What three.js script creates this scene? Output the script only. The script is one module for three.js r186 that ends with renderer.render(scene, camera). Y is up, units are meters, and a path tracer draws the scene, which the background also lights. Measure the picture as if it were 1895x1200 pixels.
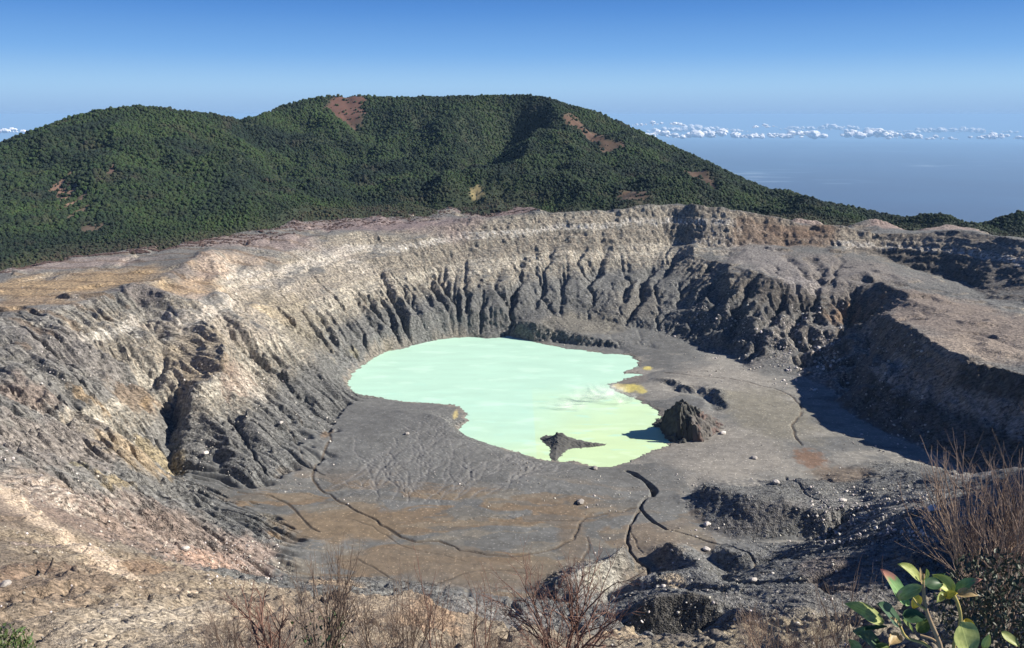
import * as THREE from 'three';
import { mergeGeometries } from 'three/addons/utils/BufferGeometryUtils.js';

// ---------------------------------------------------------------- camera, sky, sun, air
const EYE = 270, FOCAL = 1516, CX = 947.5, CY = 600, HORIZON = 212;   // eye height over the lake; numbers in pixels of the photograph
const PITCH = Math.atan((CY - HORIZON) / FOCAL);
const scene = new THREE.Scene();
const camera = new THREE.PerspectiveCamera(2 * Math.atan(600 / FOCAL) * 180 / Math.PI, 1895 / 1200, 0.1, 400000);
camera.position.set(0, EYE, 0);
camera.rotation.set(-PITCH, 0, 0);
const renderer = new THREE.WebGLRenderer({ antialias: true });
renderer.toneMapping = THREE.LinearToneMapping;
renderer.toneMappingExposure = 2;
renderer.shadowMap.enabled = true;
const SUN_UP = 33 * Math.PI / 180, SUN_BACK = 17 * Math.PI / 180;
const SUN = new THREE.Vector3(Math.cos(SUN_UP) * Math.cos(SUN_BACK), Math.sin(SUN_UP), -Math.cos(SUN_UP) * Math.sin(SUN_BACK));
{
  const sun = new THREE.DirectionalLight(new THREE.Color().setRGB(1, 0.93, 0.82), 5);
  sun.position.copy(SUN).multiplyScalar(3000); sun.target.position.set(0, 0, -900);
  sun.castShadow = true; sun.shadow.mapSize.set(4096, 4096);
  Object.assign(sun.shadow.camera, { left: -1500, right: 1500, top: 1500, bottom: -1500, near: 10, far: 7000 });
  scene.add(sun, sun.target);
  const W = 512, H = 256, a = new Float32Array(W * H * 4);
  const stops = [[0, .29, .46, .74], [.9, .35, .55, .82], [1.9, .37, .61, .88], [3.9, .2, .44, .83], [6.6, .1, .29, .7], [9, .06, .19, .54], [15, .03, .11, .38], [90, .012, .045, .18]];
  for (let j = 0; j < H; j++) {
    const e = Math.max(0, (j + .5) / H * 180 - 90);
    let k = 0; while (k < stops.length - 2 && stops[k + 1][0] < e) k++;
    const t = Math.min(1, (e - stops[k][0]) / (stops[k + 1][0] - stops[k][0]));
    for (let i = 0; i < W; i++) {
      const q = (j * W + i) * 4;
      for (let c = 0; c < 3; c++) a[q + c] = stops[k][c + 1] + t * (stops[k + 1][c + 1] - stops[k][c + 1]);
      a[q + 3] = 1;
    }
  }
  const sky = new THREE.DataTexture(a, W, H, THREE.RGBAFormat, THREE.FloatType);
  sky.mapping = THREE.EquirectangularReflectionMapping; sky.magFilter = THREE.LinearFilter; sky.minFilter = THREE.LinearFilter; sky.needsUpdate = true;
  scene.background = sky; scene.environment = sky; scene.backgroundIntensity = 0.5; scene.environmentIntensity = 0.5;
}
scene.fog = new THREE.FogExp2(new THREE.Color().setRGB(.38, .65, 1), 1.9e-5);

// ---------------------------------------------------------------- numbers
let seed = 12345;
function rnd() { seed = (seed * 1664525 + 1013904223) >>> 0; return seed / 4294967296; }
const rr = (a, b) => a + (b - a) * rnd();
const clamp = (v, a, b) => v < a ? a : v > b ? b : v;
const smooth = (a, b, v) => { const t = clamp((v - a) / (b - a), 0, 1); return t * t * (3 - 2 * t); };
const mix = (a, b, t) => a + (b - a) * t;
const PERM = new Uint8Array(512);
{ const p = Array.from({ length: 256 }, (_, i) => i); for (let i = 255; i > 0; i--) { const j = Math.floor(rnd() * (i + 1)); [p[i], p[j]] = [p[j], p[i]]; } for (let i = 0; i < 512; i++) PERM[i] = p[i & 255]; }
const GX = new Float32Array(256), GY = new Float32Array(256);
for (let i = 0; i < 256; i++) { GX[i] = Math.cos(i / 256 * 6.28318) * 1.4; GY[i] = Math.sin(i / 256 * 6.28318) * 1.4; }
function n2(x, y) {
  const i = Math.floor(x), j = Math.floor(y), fx = x - i, fy = y - j, u = fx * fx * fx * (fx * (fx * 6 - 15) + 10), v = fy * fy * fy * (fy * (fy * 6 - 15) + 10);
  const a = PERM[i & 255], b = PERM[(i + 1) & 255], J = j & 255, K = (j + 1) & 255;
  const aa = PERM[a + J], ba = PERM[b + J], ab = PERM[a + K], bb = PERM[b + K];
  const p = GX[aa] * fx + GY[aa] * fy, q = GX[ba] * (fx - 1) + GY[ba] * fy, r = GX[ab] * fx + GY[ab] * (fy - 1), s = GX[bb] * (fx - 1) + GY[bb] * (fy - 1);
  const m = p + u * (q - p), n = r + u * (s - r);
  return m + v * (n - m);
}
function g3(h, x, y, z) { h &= 15; const u = h < 8 ? x : y, v = h < 4 ? y : h === 12 || h === 14 ? x : z; return ((h & 1) ? -u : u) + ((h & 2) ? -v : v); }
function n3(x, y, z) {
  const i = Math.floor(x), j = Math.floor(y), k = Math.floor(z); x -= i; y -= j; z -= k;
  const u = x * x * x * (x * (x * 6 - 15) + 10), v = y * y * y * (y * (y * 6 - 15) + 10), w = z * z * z * (z * (z * 6 - 15) + 10);
  const I = i & 255, J = j & 255, K = k & 255, A = PERM[I] + J, B = PERM[I + 1] + J, AA = PERM[A] + K, AB = PERM[A + 1] + K, BA = PERM[B] + K, BB = PERM[B + 1] + K;
  const l = (a, b, t) => a + t * (b - a);
  return l(l(l(g3(PERM[AA], x, y, z), g3(PERM[BA], x - 1, y, z), u), l(g3(PERM[AB], x, y - 1, z), g3(PERM[BB], x - 1, y - 1, z), u), v),
    l(l(g3(PERM[AA + 1], x, y, z - 1), g3(PERM[BA + 1], x - 1, y, z - 1), u), l(g3(PERM[AB + 1], x, y - 1, z - 1), g3(PERM[BB + 1], x - 1, y - 1, z - 1), u), v), w);
}
function fbm(x, y, o = 4) { let s = 0, a = .5; for (let k = 0; k < o; k++) { s += a * n2(x, y); x = x * 2.03 + 17.1; y = y * 2.03 + 9.7; a *= .5; } return s; }
function ridged(x, y, o = 4) { let s = 0, a = .5; for (let k = 0; k < o; k++) { s += a * (1 - 2 * Math.abs(n2(x, y))); x = x * 2.07 + 5.3; y = y * 2.07 + 21.7; a *= .5; } return s; }
function fbm3(x, y, z, o = 3) { let s = 0, a = .5; for (let k = 0; k < o; k++) { s += a * n3(x, y, z); x = x * 2.05 + 3.1; y = y * 2.05 + 7.7; z = z * 2.05 + 1.3; a *= .5; } return s; }

// ---------------------------------------------------------------- surveying: a direction plus a height or a distance gives a point of the land
const cp = Math.cos(PITCH), sp = Math.sin(PITCH);
const down = y => FOCAL * sp + (y - CY) * cp, fwd = y => FOCAL * cp - (y - CY) * sp;
function byHeight(px, py, h) { const t = (EYE - h) / down(py); return [(px - CX) * t, fwd(py) * t, h]; }
function byDistance(px, py, d) { const t = d / fwd(py); return [(px - CX) * t, d, EYE - down(py) * t]; }
function survey(text) {
  return text.trim().split(/\s+/).map(w => { const [a, b, c] = w.split(','); return c[0] === 'd' ? byDistance(+a, +b, +c.slice(1)) : c[0] === 'w' ? [+a, +b, +c.slice(1)] : byHeight(+a, +b, +c); });
}
const shift = (line, dd, dh, dx = 0) => line.map(([x, d, h]) => [x + dx, d + dd, h + dh]);

class Field {
  constructor(x0, x1, d0, d1, step) { Object.assign(this, { x0, d0, step, nx: Math.round((x1 - x0) / step) + 1, nd: Math.round((d1 - d0) / step) + 1 }); this.h = new Float32Array(this.nx * this.nd); }
  at(x, d) {                                      // Catmull-Rom
    const { nx, nd, h } = this, u = clamp((x - this.x0) / this.step, 1, nx - 2.001), v = clamp((d - this.d0) / this.step, 1, nd - 2.001), i = Math.min(nx - 3, Math.floor(u)), j = Math.min(nd - 3, Math.floor(v)), s = u - i, t = v - j;
    const s2 = s * s, s3 = s2 * s, w0 = -.5 * s3 + s2 - .5 * s, w1 = 1.5 * s3 - 2.5 * s2 + 1, w2 = -1.5 * s3 + 2 * s2 + .5 * s, w3 = .5 * s3 - .5 * s2;
    const t2 = t * t, t3 = t2 * t, z0 = -.5 * t3 + t2 - .5 * t, z1 = 1.5 * t3 - 2.5 * t2 + 1, z2 = -1.5 * t3 + 2 * t2 + .5 * t, z3 = .5 * t3 - .5 * t2;
    const row = k => h[k] * w0 + h[k + 1] * w1 + h[k + 2] * w2 + h[k + 3] * w3; let k = (j - 1) * nx + i - 1;
    return row(k) * z0 + row(k + nx) * z1 + row(k + 2 * nx) * z2 + row(k + 3 * nx) * z3;
  }
  lin(x, d, a = this.h) {
    const { nx, nd } = this, u = clamp((x - this.x0) / this.step, 0, nx - 1.001), v = clamp((d - this.d0) / this.step, 0, nd - 1.001), i = Math.floor(u), j = Math.floor(v), s = u - i, t = v - j, k = j * nx + i;
    return (a[k] * (1 - s) + a[k + 1] * s) * (1 - t) + (a[k + nx] * (1 - s) + a[k + nx + 1] * s) * t;
  }
  // membrane stretched over the surveyed lines, solved from coarse to fine
  solve(lines) {
    let prev = null;
    for (let m = 32; m >= 1; m >>= 1) {
      const st = this.step * m, nx = Math.ceil((this.nx - 1) / m) + 1, nd = Math.ceil((this.nd - 1) / m) + 1, h = new Float32Array(nx * nd), sum = new Float32Array(nx * nd), cnt = new Float32Array(nx * nd);
      for (const line of lines) for (let k = 0; k < Math.max(1, line.length - 1); k++) {
        const a = line[k], b = line[Math.min(k + 1, line.length - 1)], n = Math.max(1, Math.ceil(Math.hypot(b[0] - a[0], b[1] - a[1]) / st * 1.5));
        for (let q = 0; q <= n; q++) {
          const t = q / n, i = Math.round((mix(a[0], b[0], t) - this.x0) / st), j = Math.round((mix(a[1], b[1], t) - this.d0) / st);
          if (i >= 0 && j >= 0 && i < nx && j < nd) { sum[j * nx + i] += mix(a[2], b[2], t); cnt[j * nx + i]++; }
        }
      }
      for (let j = 0; j < nd; j++) for (let i = 0; i < nx; i++) {
        const k = j * nx + i;
        if (prev) { const pi = Math.min(prev.nx - 1.001, i / 2), pj = Math.min(prev.nd - 1.001, j / 2), a = Math.floor(pi), b = Math.floor(pj), s = pi - a, t = pj - b, q = b * prev.nx + a; h[k] = (prev.h[q] * (1 - s) + prev.h[q + 1] * s) * (1 - t) + (prev.h[q + prev.nx] * (1 - s) + prev.h[q + prev.nx + 1] * s) * t; } else h[k] = 100;
        if (cnt[k]) h[k] = sum[k] / cnt[k];
      }
      const rounds = m >= 8 ? 300 : m >= 2 ? 80 : 40, over = m >= 8 ? 1.8 : 1.6;
      for (let r = 0; r < rounds; r++) for (let j = 0; j < nd; j++) {
        const up = j ? -nx : nx, dn = j < nd - 1 ? nx : -nx;
        for (let i = 0; i < nx; i++) { const k = j * nx + i; if (cnt[k]) continue; const l = i ? -1 : 1, g = i < nx - 1 ? 1 : -1; h[k] += over * ((h[k + l] + h[k + g] + h[k + up] + h[k + dn]) * .25 - h[k]); }
      }
      prev = { h, nx, nd };
    }
    for (let j = 0; j < this.nd; j++) for (let i = 0; i < this.nx; i++) this.h[j * this.nx + i] = prev.h[j * prev.nx + i];
  }
  blur(n, mask) {
    const { nx, nd, h } = this, t = new Float32Array(h.length);
    for (let r = 0; r < n; r++) { t.set(h); for (let j = 1; j < nd - 1; j++) for (let i = 1; i < nx - 1; i++) { const k = j * nx + i, w = mask ? mask[k] : 1; h[k] = mix(t[k], (t[k - 1] + t[k + 1] + t[k - nx] + t[k + nx]) * .125 + t[k] * .5, w); } }
  }
  // running water: flood from the outlets, count the catchments, cut the channels, let the banks slump
  erode(rounds, strength, most, talus, outlet) {
    const { nx, nd, h, step } = this, N = nx * nd, h0 = h.slice(), rec = new Int32Array(N), order = new Int32Array(N), fill = new Float32Array(N), area = new Float32Array(N), seen = new Uint8Array(N);
    const heap = new Int32Array(N + 8), OFF = [-1, 1, -nx, nx, -nx - 1, -nx + 1, nx - 1, nx + 1], DST = [1, 1, 1, 1, 1.414, 1.414, 1.414, 1.414];
    for (let r = 0; r < rounds; r++) {
      seen.fill(0); let size = 0, n = 0;
      const push = c => { let p = size++; const f = fill[c]; while (p > 0) { const q = (p - 1) >> 1; if (fill[heap[q]] <= f) break; heap[p] = heap[q]; p = q; } heap[p] = c; };
      const pop = () => { const top = heap[0], last = heap[--size], f = fill[last]; let p = 0; for (;;) { let q = 2 * p + 1; if (q >= size) break; if (q + 1 < size && fill[heap[q + 1]] < fill[heap[q]]) q++; if (fill[heap[q]] >= f) break; heap[p] = heap[q]; p = q; } heap[p] = last; return top; };
      for (let c = 0; c < N; c++) { const i = c % nx, j = (c - i) / nx; if (i === 0 || j === 0 || i === nx - 1 || j === nd - 1 || outlet[c]) { seen[c] = 1; fill[c] = h[c]; rec[c] = c; push(c); } }
      while (size) {
        const c = pop(); order[n++] = c; const i = c % nx, j = (c - i) / nx;
        for (let o = 0; o < 8; o++) { const ii = i + (o === 0 || o === 4 || o === 6 ? -1 : o === 1 || o === 5 || o === 7 ? 1 : 0); if (ii < 0 || ii >= nx) continue; const e = c + OFF[o]; if (e < 0 || e >= N || seen[e]) continue; seen[e] = 1; fill[e] = Math.max(h[e], fill[c] + 1e-3); rec[e] = c; push(e); }
      }
      for (let c = 0; c < N; c++) { if (rec[c] === c) continue; const i = c % nx, j = (c - i) / nx; if (i < 1 || j < 1 || i > nx - 2 || j > nd - 2) continue; let best = 0; for (let o = 0; o < 8; o++) { const s = (fill[c] - fill[c + OFF[o]]) / DST[o]; if (s > best) { best = s; rec[c] = c + OFF[o]; } } }
      area.fill(step * step);
      for (let k = n - 1; k >= 0; k--) { const c = order[k]; if (rec[c] !== c) area[rec[c]] += area[c]; }
      for (let k = 0; k < n; k++) { const c = order[k], p = rec[c]; if (p === c || !strength[c]) continue; const F = strength[c] * Math.sqrt(Math.min(area[c], 6000)) / step; if (h[c] > h[p]) h[c] = Math.max((h[c] + F * h[p]) / (1 + F), h0[c] - most[c]); }
      for (let q = 0; q < 2; q++) for (let j = 1; j < nd - 1; j++) for (let i = 1; i < nx - 1; i++) { const c = j * nx + i; if (!strength[c]) continue; for (let o = 0; o < 8; o++) { const e = c + OFF[o], d = h[c] - h[e] - talus[c] * step * DST[o]; if (d > 0 && strength[e]) { h[c] -= d * .12; h[e] += d * .12; } } }
    }
    return area;
  }
}

// ---------------------------------------------------------------- the crater: surveyed lines
const RIM = survey(`-250,640,d600 -60,592,d640 0,582,d665 60,578,d690 130,568,d720 180,555,d745 225,537,d770 262,527,d790 297,513,d835 345,487,d890 365,474,d920 389,468,d945 412,471,d965 470,464,d1005
  530,446,d1045 600,431,d1085 640,428,d1100 720,426,d1130 800,415,d1155 860,408,d1170 920,399,d1180 1000,394,d1190 1060,391,d1195 1120,388,d1200 1180,381,d1206 1230,378,d1216 1274,378,d1222 1282,378,d1194 1340,386,d1190
  1400,393,d1185 1450,403,d1178 1500,413,d1172 1560,417,d1165 1620,431,d1155 1690,431,d1145 1740,428,d1130 1800,431,d1100 1850,437,d1065 1895,444,d1025 1960,455,d980 2150,490,d880`);
const LAKE = survey(`943,623,0 905,627,0 870,624,0 839,625,0 790,633,0 740,646,0 713,651,0 690,664,0 672,677,0 653,690,0 644,712,0 652,724,0 668,731,0 706,736,0 747,743,0 791,746,0 830,749,0 853,753,0 863,767,0 866,780,0
  846,798,0 868,810,0 907,823,0 942,832,0 983,846,0 1034,855,0 1061,855,0 1099,864,0 1133,864,0 1153,857,0 1181,847,0 1201,837,0 1235,827,0 1252,812,0 1250,795,0 1232,780,0 1222,770,0 1213,760,0 1203,753,0 1192,747,0
  1178,740,0 1152,729,0 1130,722,0 1127,712,0 1148,705,0 1170,697,0 1200,695,0 1165,692,0 1146,692,0 1177,679,0 1183,670,0 1172,663,0 1164,658,0 1126,656,0 1078,649,0 1037,644,0 1003,637,0 976,630,0`);
const FOREST_EDGE = survey(`-300,560,84 -60,516,91 0,505,93 60,490,96 130,475,100 250,462,106 330,450,110 420,437,113 500,425,115 570,405,116 640,402,116 700,398,117 760,395,118 850,385,119 940,382,120 980,385,121 1010,390,d1310`);
const BEHIND_RIM = survey(`1010,391,d1300 1060,393,d1290 1120,391,d1280 1180,385,d1280 1230,382,d1280 1278,382,d1280 1340,390,d1275 1400,397,d1265 1450,406,d1260 1500,414,d1255 1560,421,d1250 1620,433,d1245 1700,433,d1250 1800,435,d1230 1895,446,d1200 2100,470,d1150`);
const L = [RIM, FOREST_EDGE, shift(FOREST_EDGE, 90, -14)];
const line = (t, ...more) => { const s = survey(t); L.push(s); for (const m of more) L.push(shift(s, ...m)); return s; };
L.push(shift(RIM.slice(19, 34), 28, -9), shift(RIM.slice(19, 30), 130, -22), shift(RIM.slice(27, 38), 150, -45), shift(RIM.slice(25, 40), 300, -130));
// outer slopes and mounds
line('-120,575,96 0,556,97 100,541,99 200,523,101 280,506,104 338,481,108');
line('-100,545,91 0,530,94 130,505,98 250,490,103 340,470,109 430,452,112 560,432,116 650,418,d1180 760,410,d1230 860,398,d1250');
line('1450,404,d1200 1480,406,d1205 1520,413,d1212'); line('1578,416,d1212 1600,409,d1218 1620,407,d1220 1642,412,d1222 1664,426,d1222'); line('1688,429,d1185 1720,420,d1190 1750,417,d1195 1790,420,d1195 1832,429,d1185');
// north and west walls
line('430,575,d850 475,556,d880 520,535,d915 600,500,d990 680,480,d1055 760,470,d1088 850,465,d1112 950,460,d1127 1050,455,d1140 1150,450,d1156 1262,450,d1172 1284,452,d1142');
line('620,565,d930 660,540,d975 700,522,d1018 800,515,d1055 900,512,d1070 1000,503,d1090 1100,508,d1096 1200,500,d1106 1266,490,d1120');
line('655,650,d872 700,612,d918 760,588,d967 800,576,d990 840,572,d1001 900,570,d1009 940,573,d1009');
line('947,592,d990 985,600,d977 1030,610,d966 1085,625,d949 1140,634,d935', [-6, -15]);
line('1000,577,d1018 1080,592,d1006 1150,602,d990 1220,616,d965 1290,640,d925');
// the upper terrace in the east, its brow, the cliffs under it
line('1300,462,d1138 1380,450,d1142 1480,455,d1136 1560,459,d1130 1600,464,d1126 1640,478,d1118 1700,502,d1075 1780,524,d1020 1830,556,d905 1895,577,d855 2050,600,d790');
const BROW = line('1290,480,d1098 1345,490,d1055 1390,498,d1000 1450,515,d962 1500,533,d952 1560,552,d945 1600,567,d925 1626,580,d875 1640,592,d795 1680,600,d757 1712,625,d706 1760,655,d655 1800,672,d630 1895,700,d595 2050,745,d540');
line('1600,500,d1000 1700,560,d850 1800,600,d765 1895,640,d690 2050,690,d610'); line('1440,480,d1070 1540,500,d1015 1640,540,d950');
line('1350,570,d940 1410,604,d890 1450,600,d898 1520,603,d894 1580,606,d888 1608,612,d878'); line('1345,530,d990 1400,550,d950 1450,560,d935 1520,575,d918 1585,590,d905'); line('1618,645,d825 1592,690,d762 1560,742,d720'); line('1400,650,d860 1480,650,d858 1540,665,d832'); line('1690,690,d680 1760,740,d634 1820,765,d612 1895,795,d575 2050,860,d520');
const EASTFOOT = line('1290,650,5 1340,655,6 1390,690,7 1480,696,8 1545,725,9 1560,760,9 1620,790,9 1700,830,10 1790,880,12 1895,905,14 2050,930,18');
line('1284,455,d1130 1280,500,d1075 1255,560,d1010 1230,600,d975');       // buttress
line('1325,540,d990 1318,590,d942 1318,622,d915');                      // hollow beside it
line('1212,697,7 1260,703,13 1300,712,14 1332,728,13 1344,750,10'); line('1235,714,3 1290,728,3 1316,743,3');   // crescent pit behind the pinnacle
// floor
line('700,800,9 760,830,8 900,880,8 1050,905,8 1130,905,7'); line('790,763,12 830,776,12 845,800,9 900,835,6 1000,866,5 1100,875,4');
line('720,758,6 760,762,10'); line('1210,700,5 1300,690,7 1400,715,8 1500,760,8'); line('1270,770,6 1400,800,7 1480,850,8 1560,870,9'); line('1210,880,5 1300,860,6 1420,890,7 1520,885,8');
line('480,930,4 560,990,3 700,1000,2.5 860,1020,2.5 1050,970,3 1160,940,4'); line('540,1060,3.5 700,1070,3 900,1085,3 1000,1060,3 1180,1020,4'); line('600,850,4 580,900,3 640,960,3'); line('640,750,4 610,800,4');
// west slopes, spurs and gullies
line('262,527,d790 305,546,101 350,570,90 395,615,75 418,660,63 412,700,52 380,712,52 345,718,51 395,765,33 435,810,23 480,850,13 520,880,6');
line('255,556,96 280,610,79 297,640,69 300,690,53 318,735,38 308,790,24 310,830,17 327,870,11 410,915,5 432,930,4');
line('389,468,d945 400,520,d885 395,565,88'); line('360,560,94 410,600,76 450,640,58 490,670,46 560,725,22 600,775,8');
line('420,560,d855 500,610,66 560,640,46 620,690,20 640,718,6'); line('450,700,46 500,760,28 560,820,9'); line('430,730,44 470,800,24 530,870,6');
line('0,640,95 0,700,92 0,760,92 0,800,92 0,850,98'); line('100,600,96 150,640,83 220,690,62 260,720,46'); line('100,700,80 200,760,56 280,815,32 320,880,12'); line('100,800,76 200,860,56 300,905,34 400,945,10');
line('100,905,86 200,955,62 300,1000,46 350,1022,40 420,1045,20 470,1075,8'); line('-150,700,104 -150,800,106 -150,860,112'); line('430,1085,16 520,1092,4'); line('230,692,58 262,700,50 290,702,46', [-8, -10]);
// hummocks at the foot of the near wall
line('1303,892,20 1345,905,22 1420,930,23 1520,950,26 1610,965,30'); line('1272,945,4 1310,985,5 1380,1005,6 1480,1000,10 1560,1000,16'); line('1290,890,5 1275,920,4');
line('1235,1002,17 1275,1030,16 1330,1070,20'); line('1204,1040,3 1235,1080,5'); line('1335,1010,17 1390,1040,17 1440,1058,22'); line('1302,1022,4 1340,1062,7 1400,1075,12');
line('1162,1010,20 1110,1036,19 1050,1066,17 1020,1078,16'); line('1188,1040,4 1150,1085,4 1120,1105,5'); line('1150,1003,3 1080,1035,3 1020,1060,3 960,1095,3'); line('1175,1062,26 1215,1062,28 1255,1082,32'); line('1110,1128,14 1150,1092,16');
line('1480,885,14 1540,905,16 1600,930,22'); line('820,1112,14 920,1108,8 1000,1104,6');
// near right slope
line('1700,912,40 1640,945,39 1600,965,38 1500,1010,36 1400,1050,31 1345,1078,27'); line('1720,925,62 1640,1000,64 1560,1035,62 1450,1075,55 1380,1095,50');
line('1140,1132,48 1200,1106,55 1260,1088,60 1330,1106,62 1400,1128,70 1500,1118,78'); line('1130,1160,36 1180,1178,38 1240,1186,40 1320,1166,45 1400,1146,60');
const LIP = line('960,1150,d205 1040,1170,d215 1110,1166,d228 1160,1158,d234 1230,1179,d232 1330,1161,d238 1420,1141,d244 1500,1134,d246 1580,1146,d246 1660,1130,d258 1760,1080,d290 1895,1020,d320 2100,950,d370', [14, -22]);
line('1700,1020,80 1800,960,84 1895,930,90 2050,930,100');
line('1000,1185,d170 1300,1185,d190 1500,1172,d195 1700,1120,d200 1895,1040,d230 2100,1000,d250'); line('1895,1110,d150 2100,1100,d150');
// near left spur and the hill in the middle
const SPUR = line('-150,830,d400 -40,870,d355 0,893,d335 60,948,d300 120,985,d280 180,1030,d255 215,1064,d236 250,1083,d224 300,1086,d216 350,1091,d207 400,1110,d203 480,1100,d199 560,1099,d195 640,1085,d194 720,1092,d190 770,1098,d186 820,1126,d180 862,1166,d172 892,1200,d165 920,1260,d150');
line('-150,1000,d220 0,1000,d205 150,1095,d150 300,1150,d132'); line('-100,1100,d140 0,1110,d128'); line('420,1150,d150 600,1150,d142 780,1165,d142');
line('860,1120,60 900,1150,62 960,1190,66'); line('330,1062,60 420,1095,56');
line('-300,1250,d90 0,1212,d84 200,1207,d80 400,1208,d88 600,1208,d92 800,1212,d96 1000,1212,d104 1200,1208,d118 1400,1208,d122 1600,1206,d118 1895,1204,d92 2200,1220,d80');
line('-60,9,w262 -20,9,w261.4 0,10,w261 20,10,w261.4 60,9,w262'); line('-60,14,w255 0,16,w254 60,14,w255'); line('-60,1,w267.6 0,1,w267.8 60,1,w267.6'); line('-100,-20,w269 100,-20,w269'); line('-200,0,w262 -200,30,w250'); line('200,0,w262 200,30,w250');
// outside the frame
line('-760,900,w100 -760,600,w120 -700,300,w150 -600,100,w190'); line('820,1000,w110 800,700,w85 760,560,w100 640,420,w190'); line('290,180,w212 318,250,w208 345,330,w196 385,400,w176 450,470,w140 560,540,w100'); line('420,150,w225 480,300,w215 560,420,w190'); line('-300,100,w215 -140,100,w208'); line('140,100,w196 300,100,w205'); line('-70,45,w231 70,45,w231');

const crater = new Field(-780, 840, -20, 1470, 2.5);
{ const bed = LAKE.map(p => [p[0], p[1], .4]); bed.push(bed[0]); L.push(bed); }
crater.solve(L);
const inLake = (x, d) => { let c = false; for (let i = 0, j = LAKE.length - 1; i < LAKE.length; j = i++) { const a = LAKE[i], b = LAKE[j]; if ((a[1] > d) !== (b[1] > d) && x < (b[0] - a[0]) * (d - a[1]) / (b[1] - a[1]) + a[0]) c = !c; } return c; };
function toLine(line, x, d) { let best = 1e9; for (let k = 0; k < line.length - 1; k++) { const a = line[k], b = line[k + 1], ux = b[0] - a[0], ud = b[1] - a[1], t = clamp(((x - a[0]) * ux + (d - a[1]) * ud) / (ux * ux + ud * ud || 1), 0, 1), e = (x - a[0] - ux * t) ** 2 + (d - a[1] - ud * t) ** 2; if (e < best) best = e; } return Math.sqrt(best); }
const LAKE_LOOP = [...LAKE, LAKE[0]];
const { nx: NX, nd: ND } = crater, NN = NX * ND, lakeDist = new Float32Array(NN), rimTop = new Float32Array(NN), rimFar = new Float32Array(NN);   // signed distance to the shore; height of the rim near by; distance to the rim
{
  const rimPts = []; for (let k = 0; k < RIM.length - 1; k++) for (let t = 0; t < 1; t += .25) rimPts.push([mix(RIM[k][0], RIM[k + 1][0], t), mix(RIM[k][1], RIM[k + 1][1], t), mix(RIM[k][2], RIM[k + 1][2], t)]);
  for (let j = 0; j < ND; j += 4) for (let i = 0; i < NX; i += 4) {
    const x = crater.x0 + i * 2.5, d = crater.d0 + j * 2.5; let s = 0, w = 0, near = 1e9;
    for (const p of rimPts) { const e = (p[0] - x) ** 2 + (p[1] - d) ** 2; if (e < near) near = e; const q = 1 / (e + 900) ** 2; s += q * p[2]; w += q; }
    const ld = toLine(LAKE_LOOP, x, d) * (inLake(x, d) ? -1 : 1);
    for (let b = 0; b < 4 && j + b < ND; b++) for (let a = 0; a < 4 && i + a < NX; a++) { const k = (j + b) * NX + i + a; rimTop[k] = s / w; rimFar[k] = Math.sqrt(near); lakeDist[k] = ld; }
  }
  for (let j = 0; j < ND; j++) for (let i = 0; i < NX; i++) { const k = j * NX + i; if (Math.abs(lakeDist[k]) < 16) { const x = crater.x0 + i * 2.5, d = crater.d0 + j * 2.5; lakeDist[k] = toLine(LAKE_LOOP, x, d) * (inLake(x, d) ? -1 : 1); } }
}
function incise(text, width, depth) {               // a V-shaped gully along a line of sight points, fading in at its head
  const pts = text.trim().split(/\s+/).map(w => { const [a, b] = w.split(','); return SIGHT(+a, +b); }), pad = width * 1.3;
  const ex = pts.map(p => p[0]), ed = pts.map(p => p[1]), i0 = Math.max(0, Math.floor((Math.min(...ex) - pad - crater.x0) / 2.5)), i1 = Math.min(NX - 1, Math.ceil((Math.max(...ex) + pad - crater.x0) / 2.5)), j0 = Math.max(0, Math.floor((Math.min(...ed) - pad - crater.d0) / 2.5)), j1 = Math.min(ND - 1, Math.ceil((Math.max(...ed) + pad - crater.d0) / 2.5));
  for (let j = j0; j <= j1; j++) for (let i = i0; i <= i1; i++) { const x = crater.x0 + i * 2.5, d = crater.d0 + j * 2.5, wx = x + 5 * n2(x / 22, d / 22), wd = d + 5 * n2(x / 22 + 40, d / 22), e = toLine(pts, wx, wd); if (e < pad) { const t = clamp(Math.hypot(x - pts[0][0], d - pts[0][1]) / (width * 2), .25, 1); CUT[j * NX + i] = Math.max(CUT[j * NX + i], depth * t * clamp(1 - e / width, 0, 1) ** .85); } }
}
const SIGHT = (px, py) => { const t = down(py) / fwd(py), q = (px - CX) / fwd(py); for (let d = 60; d < 1460; d += 1) if (EYE - t * d <= crater.lin(q * d, d)) return [q * d, d]; return [q * 1460, 1460]; };
const CUT = new Float32Array(NN);
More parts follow.
